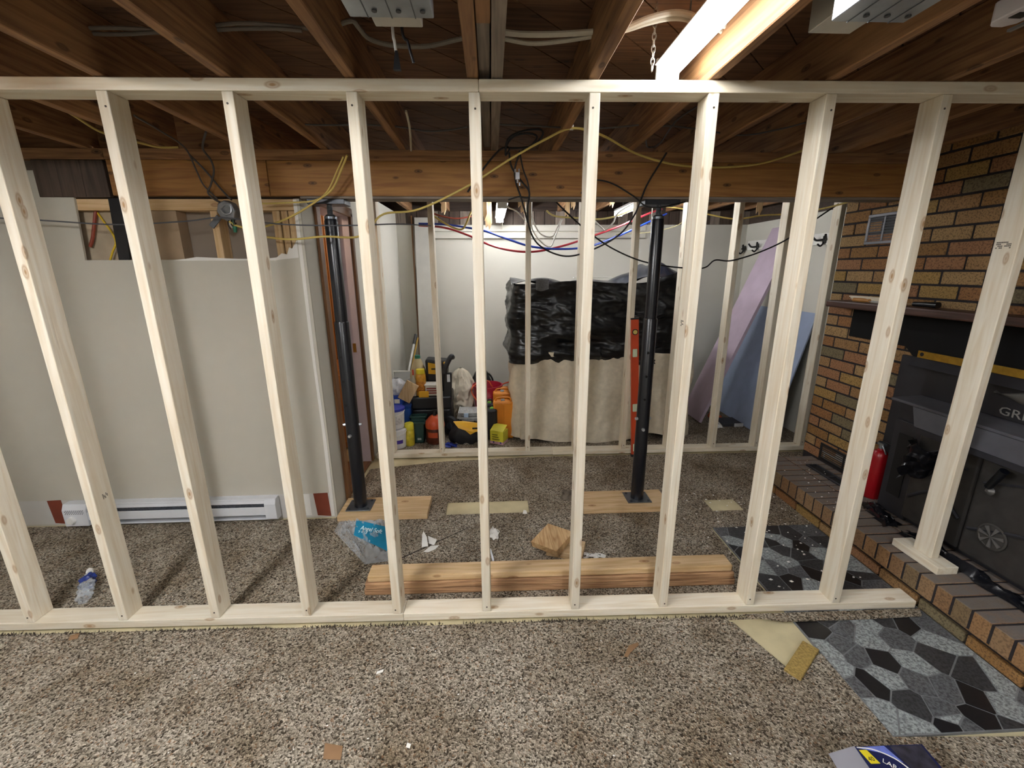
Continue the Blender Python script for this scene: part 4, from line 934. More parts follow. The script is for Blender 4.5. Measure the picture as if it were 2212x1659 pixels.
obj('white_tape', MB().box(.72, 1.06, 3.84, 3.90, 1.475, 1.482), WHITE, dr)
obj('inner_frame', MB().box(.30, 1.65, 3.9, 4.45, .0, 1.36), plain('3b332c', .8), dr)

# boards leaning on the right wall
PURP = plain('c0aebe', .6, var=.06); BLUEB = plain('a0afca', .6, var=.06)
def leaner(name, label, cat, tr, br, wid, th, mat):
    tr, br = Vector(tr), Vector(br); wv = Vector((0, wid, 0)); nrm = wv.cross(tr-br).normalized()
    if nrm.x > 0: nrm = -nrm
    return one(name, label, cat, MB().slab([br, tr, tr+wv, br+wv], nrm*th), mat, bev=.001)
t1 = AX(1768, 678, 2.925); b1_ = AZ(1664, 955)
leaner('drywall_sheet', 'wide pale blue board leaning on the right back wall', 'board', t1, (b1_.x, b1_.y+.02, .002), 1.2, .014, BLUEB)
leaner('drywall_sheet', 'second blue board leaning behind the wide blue one', 'board', (2.927, t1.y+.12, t1.z-.06), (b1_.x+.05, b1_.y+.12, .002), 1.1, .012, plain('6d7790', .7))
t2 = AX(1729, 487, 2.90); b2_ = AZ(1521, 914)
leaner('foam_board', 'tall narrow lilac board leaning high against the right back wall', 'board', (2.915, t2.y, t2.z), (b2_.x-.03, b2_.y, .002), .40, .03, PURP)
c0, c1 = AZ(1582, 903, .004), AX(1655, 738, 2.82)
one('thin_stick', 'thin white stick leaning on the blue board', 'stick', MB().tube([c0, c1], .006, 6), plain('c9ccd2', .5))
# coat hook rail on the right wall
t = thing('coat_rail', 'white rail with black coat hooks on the right back wall', 'coat rail', (2.92, 4.4, 1.74))
obj('rail', MB().box(2.912, 2.929, 3.72, 5.02, 1.745, 1.845), WHITE, t, bev=.003)
for px, py in ((1607, 537), (1637, 532), (1782, 517)):
    c = AX(px, py, 2.91)
    h = obj('hook', MB().box(2.902, 2.912, c.y-.02, c.y+.02, c.z-.035, c.z+.03), BLKC, t, bev=.004)
    obj('prong', MB().tube(spline([c+Vector((0, .01, .0)), c+Vector((-.04, .05, -.005)), c+Vector((-.06, .08, .03))]), [.009]*15, 8), BLKC, h, smooth=True)
    obj('prong', MB().tube(spline([c+Vector((0, -.01, .0)), c+Vector((-.04, -.05, .0)), c+Vector((-.06, -.08, .035))]), [.009]*15, 8), BLKC, h, smooth=True)
    obj('prong', MB().tube(spline([c+Vector((0, 0, -.02)), c+Vector((-.03, 0, -.055)), c+Vector((-.06, 0, -.04))]), [.008]*15, 8), BLKC, h, smooth=True)
# board and stick leaning at the back left
tl, tr_ = AY(895, 470, 5.07), AY(927, 470, 5.07)
one('leaning_board', 'grey-white board leaning in the back left corner', 'board', MB().slab([(tl.x, 5.075, tl.z), (tr_.x, 5.075, tr_.z), (tr_.x+.02, 4.72, .01), (tl.x+.02, 4.72, .01)], (0, -.014, 0)), plain('c4c3bb', .7, var=.05))
one('dark_board', 'thin black sheet painting the shaded gap beside the leaning grey-white board', 'board', MB().slab([(tl.x-.012, 5.09, 1.6), (tl.x+.05, 5.09, 1.6), (tl.x+.05, 4.95, .01), (tl.x-.012, 4.95, .01)], (0, -.004, 0)), plain('121212', .7))  # black sheet stands in for the shade between lath and board
p0, p1 = AY(889, 466, 5.08), AY(906, 790, 4.9)
one('wooden_lath', 'thin brown wooden lath leaning beside the grey-white board', 'lath', MB().box(p0.x-.010, p0.x+.004, 5.07, 5.095, .003, p0.z), TRIMW[2])

def bb(x0, y0, x1, y1, Y):
    a, b_ = AY(x0, y1, Y), AY(x1, y0, Y); return a.x, b_.x, a.z, b_.z
def fyv(px, py): return AZ(px, py).y
# --- buckets
def bucket(label, cx, cy, z, r, h, mat, lid, label_mat, lm2=None):
    t = thing('bucket', label, 'bucket', (cx, cy, z))
    bd = obj('pail', MB().lathe((cx, cy, z), [(r*.88, 0), (r*.9, .005), (r, h*.92), (r*1.05, h*.93), (r*1.05, h*.97), (r*1.02, h)], 24), mat, t, smooth=True)
    if lid: obj('lid', MB().lathe((cx, cy, z+h), [(r*1.06, -.012), (r*1.07, .008), (r*.95, .01), (r*.9, .006)], 24), lid, t, smooth=True)
    if label_mat:
        obj('label', MB().grid(lambda u, v: Vector((cx+r*(.905+.085*(.25+.5*v))*1.005*math.cos(-2.5+1.9*u), cy+r*(.905+.085*(.25+.5*v))*1.005*math.sin(-2.5+1.9*u), z+h*(.25+.5*v))), 10, 3), label_mat, t)
    if lm2: obj('label_band', MB().grid(lambda u, v: Vector((cx+r*(.905+.085*(.25+.5*v*.5))*1.012*math.cos(-1.6+.9*u), cy+r*(.905+.085*(.25+.5*v*.5))*1.012*math.sin(-1.6+.9*u), z+h*(.28+.2*v))), 8, 3), lm2, t)
    obj('bail', MB().tube(spline([(cx-r*1.05, cy, z+h*.9), (cx-r*.7, cy-r*.9, z+h*.78), (cx+.2*r, cy-r*1.2, z+h*.75), (cx+r*.9, cy-r*.7, z+h*.82), (cx+r*1.05, cy, z+h*.9)]), .003, 6), WHITE, t)
    return t
Y1 = 3.70
x0, x1, z0, z1 = bb(833, 924, 873, 966, Y1-.07)
bucket('white bucket with purple label at the bottom left of the pile', (x0+x1)/2, Y1+.01, .002, (x1-x0)/2, .175, plain('e6e6e8', .4, var=.04), None, WHITE, plain('4a36a0', .5))
bucket('white bucket with blue lid stacked on the lower bucket', (x0+x1)/2-.005, Y1+.02, .185, (x1-x0)/2*.96, .175, plain('dfe0e4', .4, var=.04), plain('3443b5', .35), plain('c9c8cc', .6, var=.2, scale=60), None)
# --- spray can
x0, x1, z0, z1 = bb(875, 905, 892, 957, 3.72); xc, r = (x0+x1)/2, (x1-x0)/2
t = thing('spray_can', 'yellow spray foam can standing next to the white buckets', 'can', (xc, 3.74, .001))
obj('can', MB().lathe((xc, 3.74, .001), [(r*.92, 0), (r, .006), (r, .145), (r*.8, .155)], 20), plain('b9a72e', .35, var=.3, scale=25), t, smooth=True)
obj('cap', MB().lathe((xc, 3.74, .156), [(r*.98, 0), (r*.96, .05), (r*.85, .056)], 20), plain('cfc22f', .4), t, smooth=True)
# --- green bins
for k, (yy, lab) in enumerate(((3.775, 'dark green plastic bin in front between can and jug'), (3.865, 'dark green plastic bin behind the front green bin'))):
    x0, x1, z0, z1 = bb(884, 905, 918, 948, 3.78); h = .20+.03*k
    t = thing('plastic_bin', lab, 'bin', ((x0+x1)/2, yy+.06, .001)); G = plain('24413c', .4, var=.06)
    a, b_ = x0+.01, x1-.01
    mb = MB()
    for (ya, yb, xa, xb) in ((yy, yy+.006, a, b_), (yy+.069, yy+.075, a, b_)): mb.hexa([(xa+.008, ya, .003), (xb-.008, ya, .003), (xb-.008, yb, .003), (xa+.008, yb, .003)], [(xa-.004, ya, h), (xb+.004, ya, h), (xb+.004, yb, h), (xa-.004, yb, h)])
    for s in (0, 1):
        xa = a-.004 if s == 0 else b_-.002; xl = a+.008 if s == 0 else b_-.014
        mb.hexa([(xl, yy, .003), (xl+.006, yy, .003), (xl+.006, yy+.075, .003), (xl, yy+.075, .003)], [(xa, yy, h), (xa+.006, yy, h), (xa+.006, yy+.075, h), (xa, yy+.075, h)])
    mb.box(a+.008, b_-.008, yy, yy+.075, .001, .008)
    obj('tub', mb, G, t); obj('rim', MB().box(a-.01, b_+.01, yy-.006, yy+.001, h-.016, h).box(a-.01, b_+.01, yy+.074, yy+.081, h-.016, h).box(a-.01, a, yy, yy+.075, h-.016, h).box(b_, b_+.01, yy, yy+.075, h-.016, h), G, t, bev=.003)
    if k == 0: obj('sticker', MB().box((a+b_)/2-.0, (a+b_)/2+.035, yy-.001, yy, .03, .05), plain('9aa5a3', .5), t)
# --- orange jug
x0, x1, z0, z1 = bb(919, 888, 957, 951, 3.74); xc, r = (x0+x1)/2, (x1-x0)/2
t = thing('cleaner_jug', 'orange-topped dark jug of hand cleaner on the carpet', 'jug', (xc, 3.80, .001))
obj('lower_body', MB().lathe((xc, 3.80, .001), [(r*.9, 0), (r, .012), (r, .14), (r*.96, .15)], 20), plain('5b2a1c', .4, var=.35, scale=22), t, smooth=True)
obj('shoulder', MB().lathe((xc, 3.80, .151), [(r*1.02, 0), (r*1.05, .02), (r*.95, .06), (r*.6, .095), (r*.35, .11)], 20), plain('d4562c', .4, var=.08), t, smooth=True)
obj('pump', MB().cyl((xc, 3.80, .261), (xc, 3.80, .30), .018, .015, 12).box(xc-.02, xc+.05, 3.79, 3.81, .30, .315), BLKC, t)
obj('label', MB().grid(lambda u, v: Vector((xc+r*1.01*math.cos(-2.3+1.1*u), 3.80+r*1.01*math.sin(-2.3+1.1*u), .07+.05*v)), 8, 2), plain('c4532a', .5), t)
# --- rolling tool chest
TB = plain('15161a', .45, var=.1); YLW = plain('d9a520', .45, var=.08)
x0, x1, z0, z1 = bb(893, 838, 972, 924, 4.0)
t = thing('tool_chest', 'black rolling tool chest with yellow latches and tall handle', 'tool chest', ((x0+x1)/2, 4.15, .001))
zt = .385
obj('lower_box', MB().box(x0, x1, 4.0, 4.30, .03, .25), TB, t, bev=.012, seg=2)
obj('lid', MB().box(x0-.006, x1+.006, 3.99, 4.31, .253, zt), plain('1f2024', .4, var=.1), t, bev=.018, seg=2)
l0, l1, lz0, lz1 = bb(905, 845, 926, 859, 3.98)
obj('latch', MB().box(l0, l1, 3.975, 3.989, lz0, lz1), YLW, t, bev=.006)
obj('trim_line', MB().box(x0+.12, x1-.05, 3.996, 3.999, .258, .263), YLW, t)
w_c = AY(972, 915, 3.95)
obj('wheel', MB().lathe((w_c.x-.0, 3.97, .098), [(.04, -.02), (.09, -.022), (.096, 0), (.09, .022), (.04, .02)], 26, axis=(-.6, -1, 0)), plain('1b1b1d', .7), t, smooth=True)
obj('wheel_hub', MB().lathe((w_c.x, 3.955, .098), [(.038, 0), (.036, .012)], 18, axis=(-.6, -1, 0)), plain('3a3c42', .4), t, smooth=True)
h0, h1 = AY(965, 885, 4.02), AY(968, 805, 4.05)
obj('handle_post', MB().hexa([(h0.x-.05, 4.0, .15), (h0.x+.045, 4.0, .15), (h0.x+.045, 4.06, .15), (h0.x-.05, 4.06, .15)], [(h1.x-.03, 4.02, h1.z), (h1.x+.035, 4.02, h1.z), (h1.x+.035, 4.07, h1.z), (h1.x-.03, 4.07, h1.z)]), TB, t, bev=.006)
g0, g1 = AY(962, 800, 4.03), AY(975, 770, 4.03)
obj('handle', MB().tube(spline([g0+Vector((-.01, 0, -.03)), g0+Vector((0, 0, .02)), (g0+g1)/2+Vector((.005, 0, .03)), g1, g1+Vector((.005, .06, -.02))]), [.02]*8+[.024]*21, 10), plain('2b2d31', .45), t, smooth=True)
obj('badge', MB().box(h1.x-.008, h1.x+.02, 4.005, 4.016, h1.z-.08, h1.z-.01), plain('c9ccd0', .4), t)
# --- tool bag on top
x0, x1, z0, z1 = bb(923, 775, 964, 822, 4.16)
t = thing('tool_bag', 'black and yellow open tote bag on top of the tool chest', 'tool bag', ((x0+x1)/2, 4.22, zt+.001))
obj('pouch', MB().hexa([(x0, 4.14, zt+.002), (x1, 4.14, zt+.002), (x1, 4.30, zt+.002), (x0, 4.30, zt+.002)], [(x0-.01, 4.13, z1), (x1+.01, 4.13, z1-.02), (x1+.01, 4.31, z1-.02), (x0-.01, 4.31, z1)]), TB, t, bev=.02, seg=2)
obj('panel', MB().slab([(x0+.02, 4.128, z1-.14), (x0+.02, 4.124, z1-.03), (x1-.06, 4.124, z1-.05), (x1-.06, 4.128, z1-.15)], (0, .006, 0)), YLW, t)
obj('lettering_strip', MB().box(x0+.05, x1-.09, 4.1235, 4.125, z1-.10, z1-.085), plain('2a2410', .6), t)
obj('side_grip', MB().tube(spline([(x1-.02, 4.13, z1-.03), (x1+.0, 4.11, z1-.06), (x1-.01, 4.12, z1-.12)]), .012, 8), YLW, t, smooth=True)
# --- jug, glue bottle, tub on the chest
def bottle(name, label, cat, px0, py0, px1, py1, Y, z, body, cap, lab=None, shape=None):
    x0, x1, _, zz = bb(px0, py0, px1, py1, Y); xc, r = (x0+x1)/2, (x1-x0)/2; h = max(.06, zz-z)
    t = thing(name, label, cat, (xc, Y+r, z))
    pr = shape or [(.92, 0), (1, .04), (1, .68), (.8, .78), (.35, .88), (.3, .92)]
    obj('body', MB().lathe((xc, Y+r, z+.0005), [(a*r, b_*h) for a, b_ in pr], 20), body, t, smooth=True)
    a, b_ = pr[-1]
    obj('cap', MB().lathe((xc, Y+r, z+.001+b_*h), [(a*r*1.15, 0), (a*r*1.1, (1-b_)*h)], 14), cap, t, smooth=True)
    if lab: obj('label', MB().grid(lambda u, v: Vector((xc+1.01*r*math.cos(-2.6+2.0*u), Y+r+1.01*r*math.sin(-2.6+2.0*u), z+h*(.15+.42*v))), 10, 2), lab, t)
    return t
bottle('gallon_jug', 'beige gallon jug with green cap on the tool chest', 'jug', 884, 771, 917, 836, 4.12, zt+.001, plain('cdbb92', .5, var=.1), plain('2f7a66', .4), None, [(.95, 0), (1, .05), (1, .45), (.85, .62), (.5, .84), (.3, .92)])
bottle('glue_bottle', 'amber glue bottle with yellow cap in front of the jug', 'bottle', 897, 800, 917, 840, 4.0, zt+.001, plain('c98f2a', .35, var=.25, scale=30), plain('d9c22e', .4), plain('b8761f', .5, var=.4, scale=60), [(.95, 0), (1, .05), (1, .72), (.95, .8), (.75, .84)])
bottle('caulk_tube', 'slim red-tipped glue tube beside the amber bottle', 'tube', 888, 800, 896, 838, 4.0, zt+.001, plain('b9b5a5', .5), plain('c1482a', .4), None, [(1, 0), (1, .6), (.4, .75), (.35, .8)])
x0, x1, z0, z1 = bb(918, 816, 950, 841, 4.0)
t = thing('plastic_tub', 'clear plastic tub with red lettering label on the tool chest', 'tub', ((x0+x1)/2, 4.05, zt+.001))
obj('tub', MB().box(x0, x1, 4.0, 4.11, zt+.002, zt+.10), plain('d5d0c8', .35, var=.1), t, bev=.01, seg=2)
obj('lid', MB().box(x0-.004, x1+.004, 3.996, 4.114, zt+.101, zt+.115), WHITE, t, bev=.003)
mb = MB()
for k in range(3): mb.box(x0+.015, x1-.02-.01*k, 3.9985, 3.9995, zt+.025+.022*k, zt+.037+.022*k)
obj('lettering_strip', mb, plain('8c2f2a', .6), t)
# --- blue tub stack at the left
x0, x1, z0, z1 = bb(846, 855, 885, 926, 3.95)
t = thing('storage_tub', 'blue storage tub half hidden behind the white buckets', 'storage tub', ((x0+x1)/2, 4.02, .001))
obj('tub', MB().hexa([(x0+.01, 3.95, .002), (x1-.015, 3.95, .002), (x1-.015, 4.14, .002), (x0+.01, 4.14, .002)], [(x0, 3.94, .29), (x1, 3.94, .29), (x1, 4.15, .29), (x0, 4.15, .29)]), plain('1f4fa0', .4), t, bev=.008)
obj('lid', MB().box(x0-.006, x1+.006, 3.934, 4.156, .291, .315), plain('19418c', .4), t, bev=.004)
x0b, x1b, z0, z1 = bb(838, 838, 866, 856, 3.95)
t = thing('blue_box', 'bright blue carton with white sticker on the storage tub', 'box', ((x0b+x1b)/2, 4.0, .316))
obj('carton', MB().box(x0b, x1b, 3.95, 4.08, .316, .40), plain('1f4fc0', .5), t, bev=.002)
obj('sticker', MB().box(x1b-.07, x1b-.02, 3.949, 3.95, .335, .375), WHITE, t)
def bagf(u, v):
    a = 2*math.pi*u; rr = (.075+.016*math.sin(5*a+8*v)+.01*math.sin(11*a-6*v))*math.sin(math.pi*(.08+.86*v))**.6
    return Vector(((x0b+x1b)/2+.01+rr*math.cos(a), 4.02+rr*.8*math.sin(a), .402+.16*v))
one('plastic_bag', 'crumpled white plastic bag on the blue carton', 'plastic bag', MB().grid(bagf, 26, 12, True), plain('e8eaf0', .3, var=.05), smooth=True)
# paint tray, pine offcut
tr0 = AY(868, 812, 4.12)
t = thing('paint_tray', 'white ribbed plastic paint tray standing upright behind the bag', 'paint tray', (tr0.x, 4.16, .316))
M = Matrix.Translation((tr0.x, 4.17, .317)) @ Matrix.Rotation(-.15, 4, 'X')
obj('tray', MB().box(-.09, .09, 0, .006, .0, .27).xf(M), plain('d4d6d4', .4, var=.04), t)
obj('rim', MB().box(-.1, -.088, -.03, .006, .0, .275).box(.088, .1, -.03, .006, .0, .275).box(-.1, .1, -.03, .006, .265, .278).xf(M), WHITE, t, bev=.003)
for k in range(6):
    obj('rib', MB().slab([(-.08, -.003, .06+.03*k), (0, -.003, .03+.03*k), (.08, -.003, .06+.03*k), (.08, -.003, .066+.03*k), (0, -.003, .036+.03*k), (-.08, -.003, .066+.03*k)], (0, .004, 0)).xf(M), WHITE, t)
c = AY(882, 846, 3.90); ax = Vector((.42, 0, .9)).normalized()
M = frame(c, (.86, 0, -.5), ax)
one('pine_offcut', 'pale pine board offcut leaning tilted on the tub and chest', 'wood block', MB().box(-.06, .06, -.095, .095, -.01, .01).xf(M), FIR[2], bev=.002)
# roller pole
a, b_ = AY(898, 724, 4.85), AY(884, 795, 4.6); d_ = (b_-a)
end = a+d_*(a.z/(a.z-b_.z)*.985)
t = thing('roller_pole', 'white and yellow extension pole leaning in the back left corner', 'pole', (end.x, end.y, .003))
obj('pole', MB().tube([end, a], .012, 10), plain('e2e2dc', .4), t, smooth=True)
obj('sleeve', MB().tube([end+Vector((.024, 0, 0)), a+Vector((.022, 0, -.03))], .008, 8), plain('c49a2c', .45), t)
obj('tip', MB().tube([a+d_*-.02, a+d_*.28], .017, 10), plain('3c3c3c', .5), t, smooth=True)
# --- canvas heap
def heap(u, v):
    a = 2*math.pi*u; rr = (.17*(1-v**2.6)**.7+.015)*(1+.06*math.sin(5*a+9*v)); rr *= 1+.32*ridge(1.6*math.cos(a), 1.6*math.sin(a), v*3.2, 4)
    return Vector((hc.x+rr*math.cos(a)*.85, 4.55+rr*math.sin(a), .003+.53*v+.02*math.sin(7*a)*v*(1-v)*4))
hc = AY(996, 830, 4.55)
one('drop_cloth', 'rumpled beige drop cloth heaped behind the tool chest', 'drop cloth', MB().grid(heap, 90, 50, True), CANVAS, smooth=True)
# --- black case with clear trays
x0, x1, z0, z1 = bb(988, 895, 1046, 929, 3.93)
t = thing('tool_case', 'low black case with white latch under the clear trays', 'tool case', ((x0+x1)/2, 4.03, .001))
obj('case', MB().box(x0, x1, 3.93, 4.14, .002, .10), TB, t, bev=.012, seg=2)
obj('lid', MB().box(x0-.003, x1+.003, 3.926, 4.144, .101, .135), plain('1d1e22', .4), t, bev=.01, seg=2)
l0, l1, lz0, lz1 = bb(1002, 893, 1012, 902, 3.92); obj('latch', MB().box(l0, l1, 3.915, 3.925, lz0, lz1), plain('bcd4ea', .3), t, bev=.003)
obj('grip', MB().box((x0+x1)/2-.08, (x0+x1)/2+.06, 3.918, 3.928, .03, .045), plain('8c8e92', .4), t, bev=.004)
for k, lab in enumerate(('lower clear plastic tray stacked on the black case', 'upper clear plastic tray stacked on the black case')):
    t = thing('clear_tray', lab, 'tray', ((x0+x1)/2, 4.03, .136+.05*k)); zz = .137+.05*k; i = .012*k
    obj('tray', MB().hexa([(x0+.03+i, 3.95, zz), (x1-.03-i, 3.95, zz), (x1-.03-i, 4.12, zz), (x0+.03+i, 4.12, zz)], [(x0+.008+i, 3.935, zz+.045), (x1-.008-i, 3.935, zz+.045), (x1-.008-i, 4.13, zz+.045), (x0+.008+i, 4.13, zz+.045)]), plain('c3c5c4', .25, var=.25, scale=60), t, bev=.006)
    obj('rim', MB().box(x0+.002+i, x1-.002-i, 3.928, 3.936, zz+.04, zz+.049).box(x0+.002+i, x0+.01+i, 3.936, 4.13, zz+.04, zz+.049).box(x1-.01-i, x1-.002-i, 3.936, 4.13, zz+.04, zz+.049), plain('d9dbda', .25), t)
    if k:
        for s in range(4): obj('spike', MB().cyl((x0+.1+.055*s, 3.95, zz+.046), (x0+.1+.055*s, 3.95, zz+.085), .006, .001, 6), WHITE, t)
# --- black and yellow soft bag in front
def sbag(u, v):
    a = 2*math.pi*u; w_ = math.sin(math.pi*(.12+.76*v))**.5
    x = sb[0]+(sb[1]-sb[0])*.5*(1+math.cos(a)*(1-.25*v)*w_)
    return Vector((x, 3.78+.10*math.sin(a)*w_, .003+.17*v+.02*math.sin(3*a+1)*v+.012*math.sin(7*a+5*v)))
sb = bb(962, 905, 1050, 958, 3.70)
t = thing('tool_bag', 'slumped black and yellow tool bag on the carpet in front', 'tool bag', ((sb[0]+sb[1])/2, 3.78, .001))
obj('bag', MB().grid(sbag, 40, 16, True), plain('15151a', .7, var=.15), t, smooth=True)
zz = AY(1005, 920, 3.68)
fl_ = [AY(979, 911, 3.70), AY(1000, 910, 3.74), AY(1048, 916, 3.74), AY(1046, 931, 3.67), AY(1028, 933, 3.67), AY(1016, 939, 3.67), AY(1005, 930, 3.67), AY(990, 925, 3.68)]
obj('flap', MB().slab(fl_, (0, .006, .002)), YLW, t, 'yellow flap', bev=.002)
q = AY(1030, 925, 3.664); obj('lettering_strip', MB().box(q.x-.04, q.x+.03, 3.66, 3.663, q.z-.008, q.z+.008), plain('2b2410', .6), t)
x0, x1, z0, z1 = bb(955, 945, 983, 958, 3.66)
crumple('blue_wrapper', 'flattened blue plastic wrapper beside the slumped bag', 'wrapper', [(x0, 3.66, 0), (x1, 3.65, 0), (x1, 3.72, 0), (x0, 3.73, 0)], .03, plain('2b3f9c', .35), (10, 8), 4, .0)
# --- red bucket
x0, x1, z0, z1 = bb(1021, 838, 1086, 905, 4.15); xc, r = (x0+x1)/2, (x1-x0)/2
t = thing('bucket', 'open red plastic bucket behind the orange case', 'bucket', (xc, 4.15+r, .001)); RB = plain('b01f3a', .4, var=.06)
hgt = AY(1053, 838, 4.15+.02).z
obj('pail', MB().lathe((xc, 4.15+r, .002), [(r*.84, 0), (r*.86, .004), (r*.94, hgt*.72), (r*.99, hgt*.73), (r*.99, hgt*.78), (r*.95, hgt*.8), (r*.98, hgt*.96), (r*1.02, hgt*.965), (r*1.02, hgt), (r*.96, hgt), (r*.93, hgt*.9), (r*.8, .02), (0.001, .015)], 30, cap=False), RB, t, smooth=True)
obj('bail', MB().tube(spline([(xc-r, 4.15+r, hgt*.88), (xc-r*.75, 4.15+.02, hgt*.5), (xc, 4.15-.02, hgt*.42), (xc+r*.75, 4.15+.02, hgt*.5), (xc+r, 4.15+r, hgt*.88)]), .003, 6), GALV, t)
# --- black bag with orange cord behind
hc2 = AY(1040, 840, 4.8)
def bag2(u, v):
    a = 2*math.pi*u; rr = .15*(1-.35*v**3)*math.sin(math.pi*(.2+.78*v))**.4*(1+.08*math.sin(4*a+6*v))
    return Vector((hc2.x+rr*math.cos(a), 4.86+rr*.7*math.sin(a), .003+.46*v))
t = thing('tool_bag', 'black soft bag with handle loop behind the red bucket', 'tool bag', (hc2.x, 4.86, .001))
obj('bag', MB().grid(bag2, 30, 16, True), plain('18181b', .7, var=.15), t, smooth=True)
g = AY(1050, 825, 4.78); obj('handle', MB().tube(spline([g+Vector((-.11, 0, -.02)), g+Vector((-.06, 0, .08)), g+Vector((.02, 0, .10)), g+Vector((.07, 0, .04)), g+Vector((.08, 0, -.04))]), .010, 8), BLKC, t, smooth=True)
cable('orange extension cord looped over the red bucket', C('1030,865,4.10 1020,850,4.12 1020,838,4.12 1028,830,4.2 1045,822,4.4 1056,824,4.42 1062,833,4.42 1070,838,4.45 1090,828,4.3 1108,824,4.2 1116,826,4.2'), .007, plain('d9603a', .4), 'extension_cord', 'cord')
# --- orange cases
def case(label, px, Y, mat, latch, h=None, d=.10, cat='case', name='tool_case'):
    x0, x1, z0, z1 = bb(*px, Y); h = h or z1
    t = thing(name, label, cat, ((x0+x1)/2, Y+d/2, .001))
    obj('front_shell', MB().box(x0, x1, Y, Y+d*.48, .002, h), mat, t, bev=.018, seg=3)
    obj('back_shell', MB().box(x0, x1, Y+d*.52, Y+d, .002, h), mat, t, bev=.018, seg=3)
    obj('seam', MB().box(x0+.01, x1-.01, Y+d*.47, Y+d*.53, .02, h-.012), BLKC, t)
    obj('rib', MB().box((x0+x1)/2-.008, (x0+x1)/2+.008, Y-.005, Y+.002, .03, h-.02), mat, t, bev=.003)
    obj('latch', MB().box((x0+x1)/2-.02, (x0+x1)/2+.015, Y+d*.3, Y+d*.7, h-.002, h+.012), latch, t, bev=.003)
    obj('handle', MB().tube(spline([(x0+.03, Y+d*.5, h-.005), (x0+.04, Y+d*.5, h+.025), (x1-.04, Y+d*.5, h+.03), (x1-.02, Y+d*.5, h-.005)]), .007, 8), mat if latch != BLKC else BLKC, t, smooth=True)
    return t
ORC = plain('dd8a22', .45, var=.06)
case('tall orange plastic case standing left of the drop cloth', (1066, 868, 1109, 942), 3.83, ORC, GALV)
case('second orange case half hidden behind the tall orange one', (1066, 848, 1106, 915), 4.03, ORC, GALV)
case('black case with green mark nearest the yellow carton', (1052, 885, 1074, 940), 3.80, TB, plain('7fc24a', .4), None, .09)
case('black case with green mark behind the nearer black case', (1046, 872, 1070, 926), 3.93, TB, plain('7fc24a', .4), None, .08)
cable('thin black cord lying over the orange cases', C('1066,890,3.83 1075,880,3.84 1090,872,3.86 1100,868,3.90 1112,872,3.88 1116,882,3.85'), .005, BLKC, 'cord', 'cord')
x0, x1, z0, z1 = bb(1086, 838, 1114, 862, 4.2)
t = thing('power_tool', 'orange and black power tool against the drop cloth', 'power tool', ((x0+x1)/2, 4.4, .001))
obj('motor', MB().box(x0-.02, x1, 4.18, 4.28, .30, .40), ORC, t, bev=.02, seg=2)
obj('base', MB().box(x0-.04, x1, 4.16, 4.3, .002, .29), BLKC, t, bev=.01)
# --- yellow carton
x0, x1, z0, z1 = bb(1058, 928, 1099, 960, 3.68); yy = 3.69
M = Matrix.Translation(((x0+x1)/2, yy+.06, 0)) @ Matrix.Rotation(-.45, 4, 'Z')
t = thing('screw_box', 'yellow printed carton with open flap on the carpet', 'carton', ((x0+x1)/2, yy+.06, .001))
YB = plain('d8cf3a', .5, var=.08)
obj('carton', MB().box(-.065, .065, -.055, .055, .002, .125).xf(M), YB, t, bev=.001)
obj('bottom_band', MB().box(-.0655, .0655, -.0555, .0555, .003, .028).xf(M), plain('c89fb0', .5), t)
obj('flap', MB().slab([(-.065, -.055, .127), (.065, -.055, .127), (.065, .04, .165), (-.065, .04, .165)], (0, 0, .003)).xf(M), YB, t)
mb = MB()
for k in range(3): mb.box(-.045, .03-.01*k, -.0562, -.0555, .045+.022*k, .052+.022*k)
obj('print', mb.xf(M), plain('5b5a1c', .6), t)
for sx in (-.03, .04):
    mb = MB(); mb.slab([(sx+.013*(1 if a % 2 else .45)*math.cos(a*math.pi/5), -.0566, .02+.013*(1 if a % 2 else .45)*math.sin(a*math.pi/5)) for a in range(10)], (0, .0006, 0)); obj('star', mb.xf(M), plain('26307c', .6), t)
# --- scraps at the foot of the blue board
x0, x1, z0, z1 = bb(1562, 910, 1608, 928, 4.0)
t = thing('trim_offcut', 'dark flat offcut with white end at the foot of the blue board', 'offcut', ((x0+x1)/2, 4.1, .001))
obj('slab', MB().box(x0, x1, 4.02, 4.22, .002, .03), plain('3a3a40', .7), t, bev=.002)
obj('white_end', MB().box(x0+.12, x1, 4.008, 4.019, .002, .035), plain('dcdcdc', .5), t)
crumple('paper_scrap', 'crumpled white paper by the lilac board', 'paper', [(x0-.12, 4.0, 0), (x0-.02, 3.98, 0), (x0+.0, 4.10, 0), (x0-.1, 4.12, 0)], .05, WHITE, (10, 8), 8, 0)
crumple('orange_rag', 'crumpled orange rag at the foot of the lilac board', 'rag', [(x0+.0, 4.24, 0), (x0+.1, 4.23, 0), (x0+.1, 4.33, 0), (x0, 4.34, 0)], .12, plain('b5542c', .8), (12, 10), 9, 0)

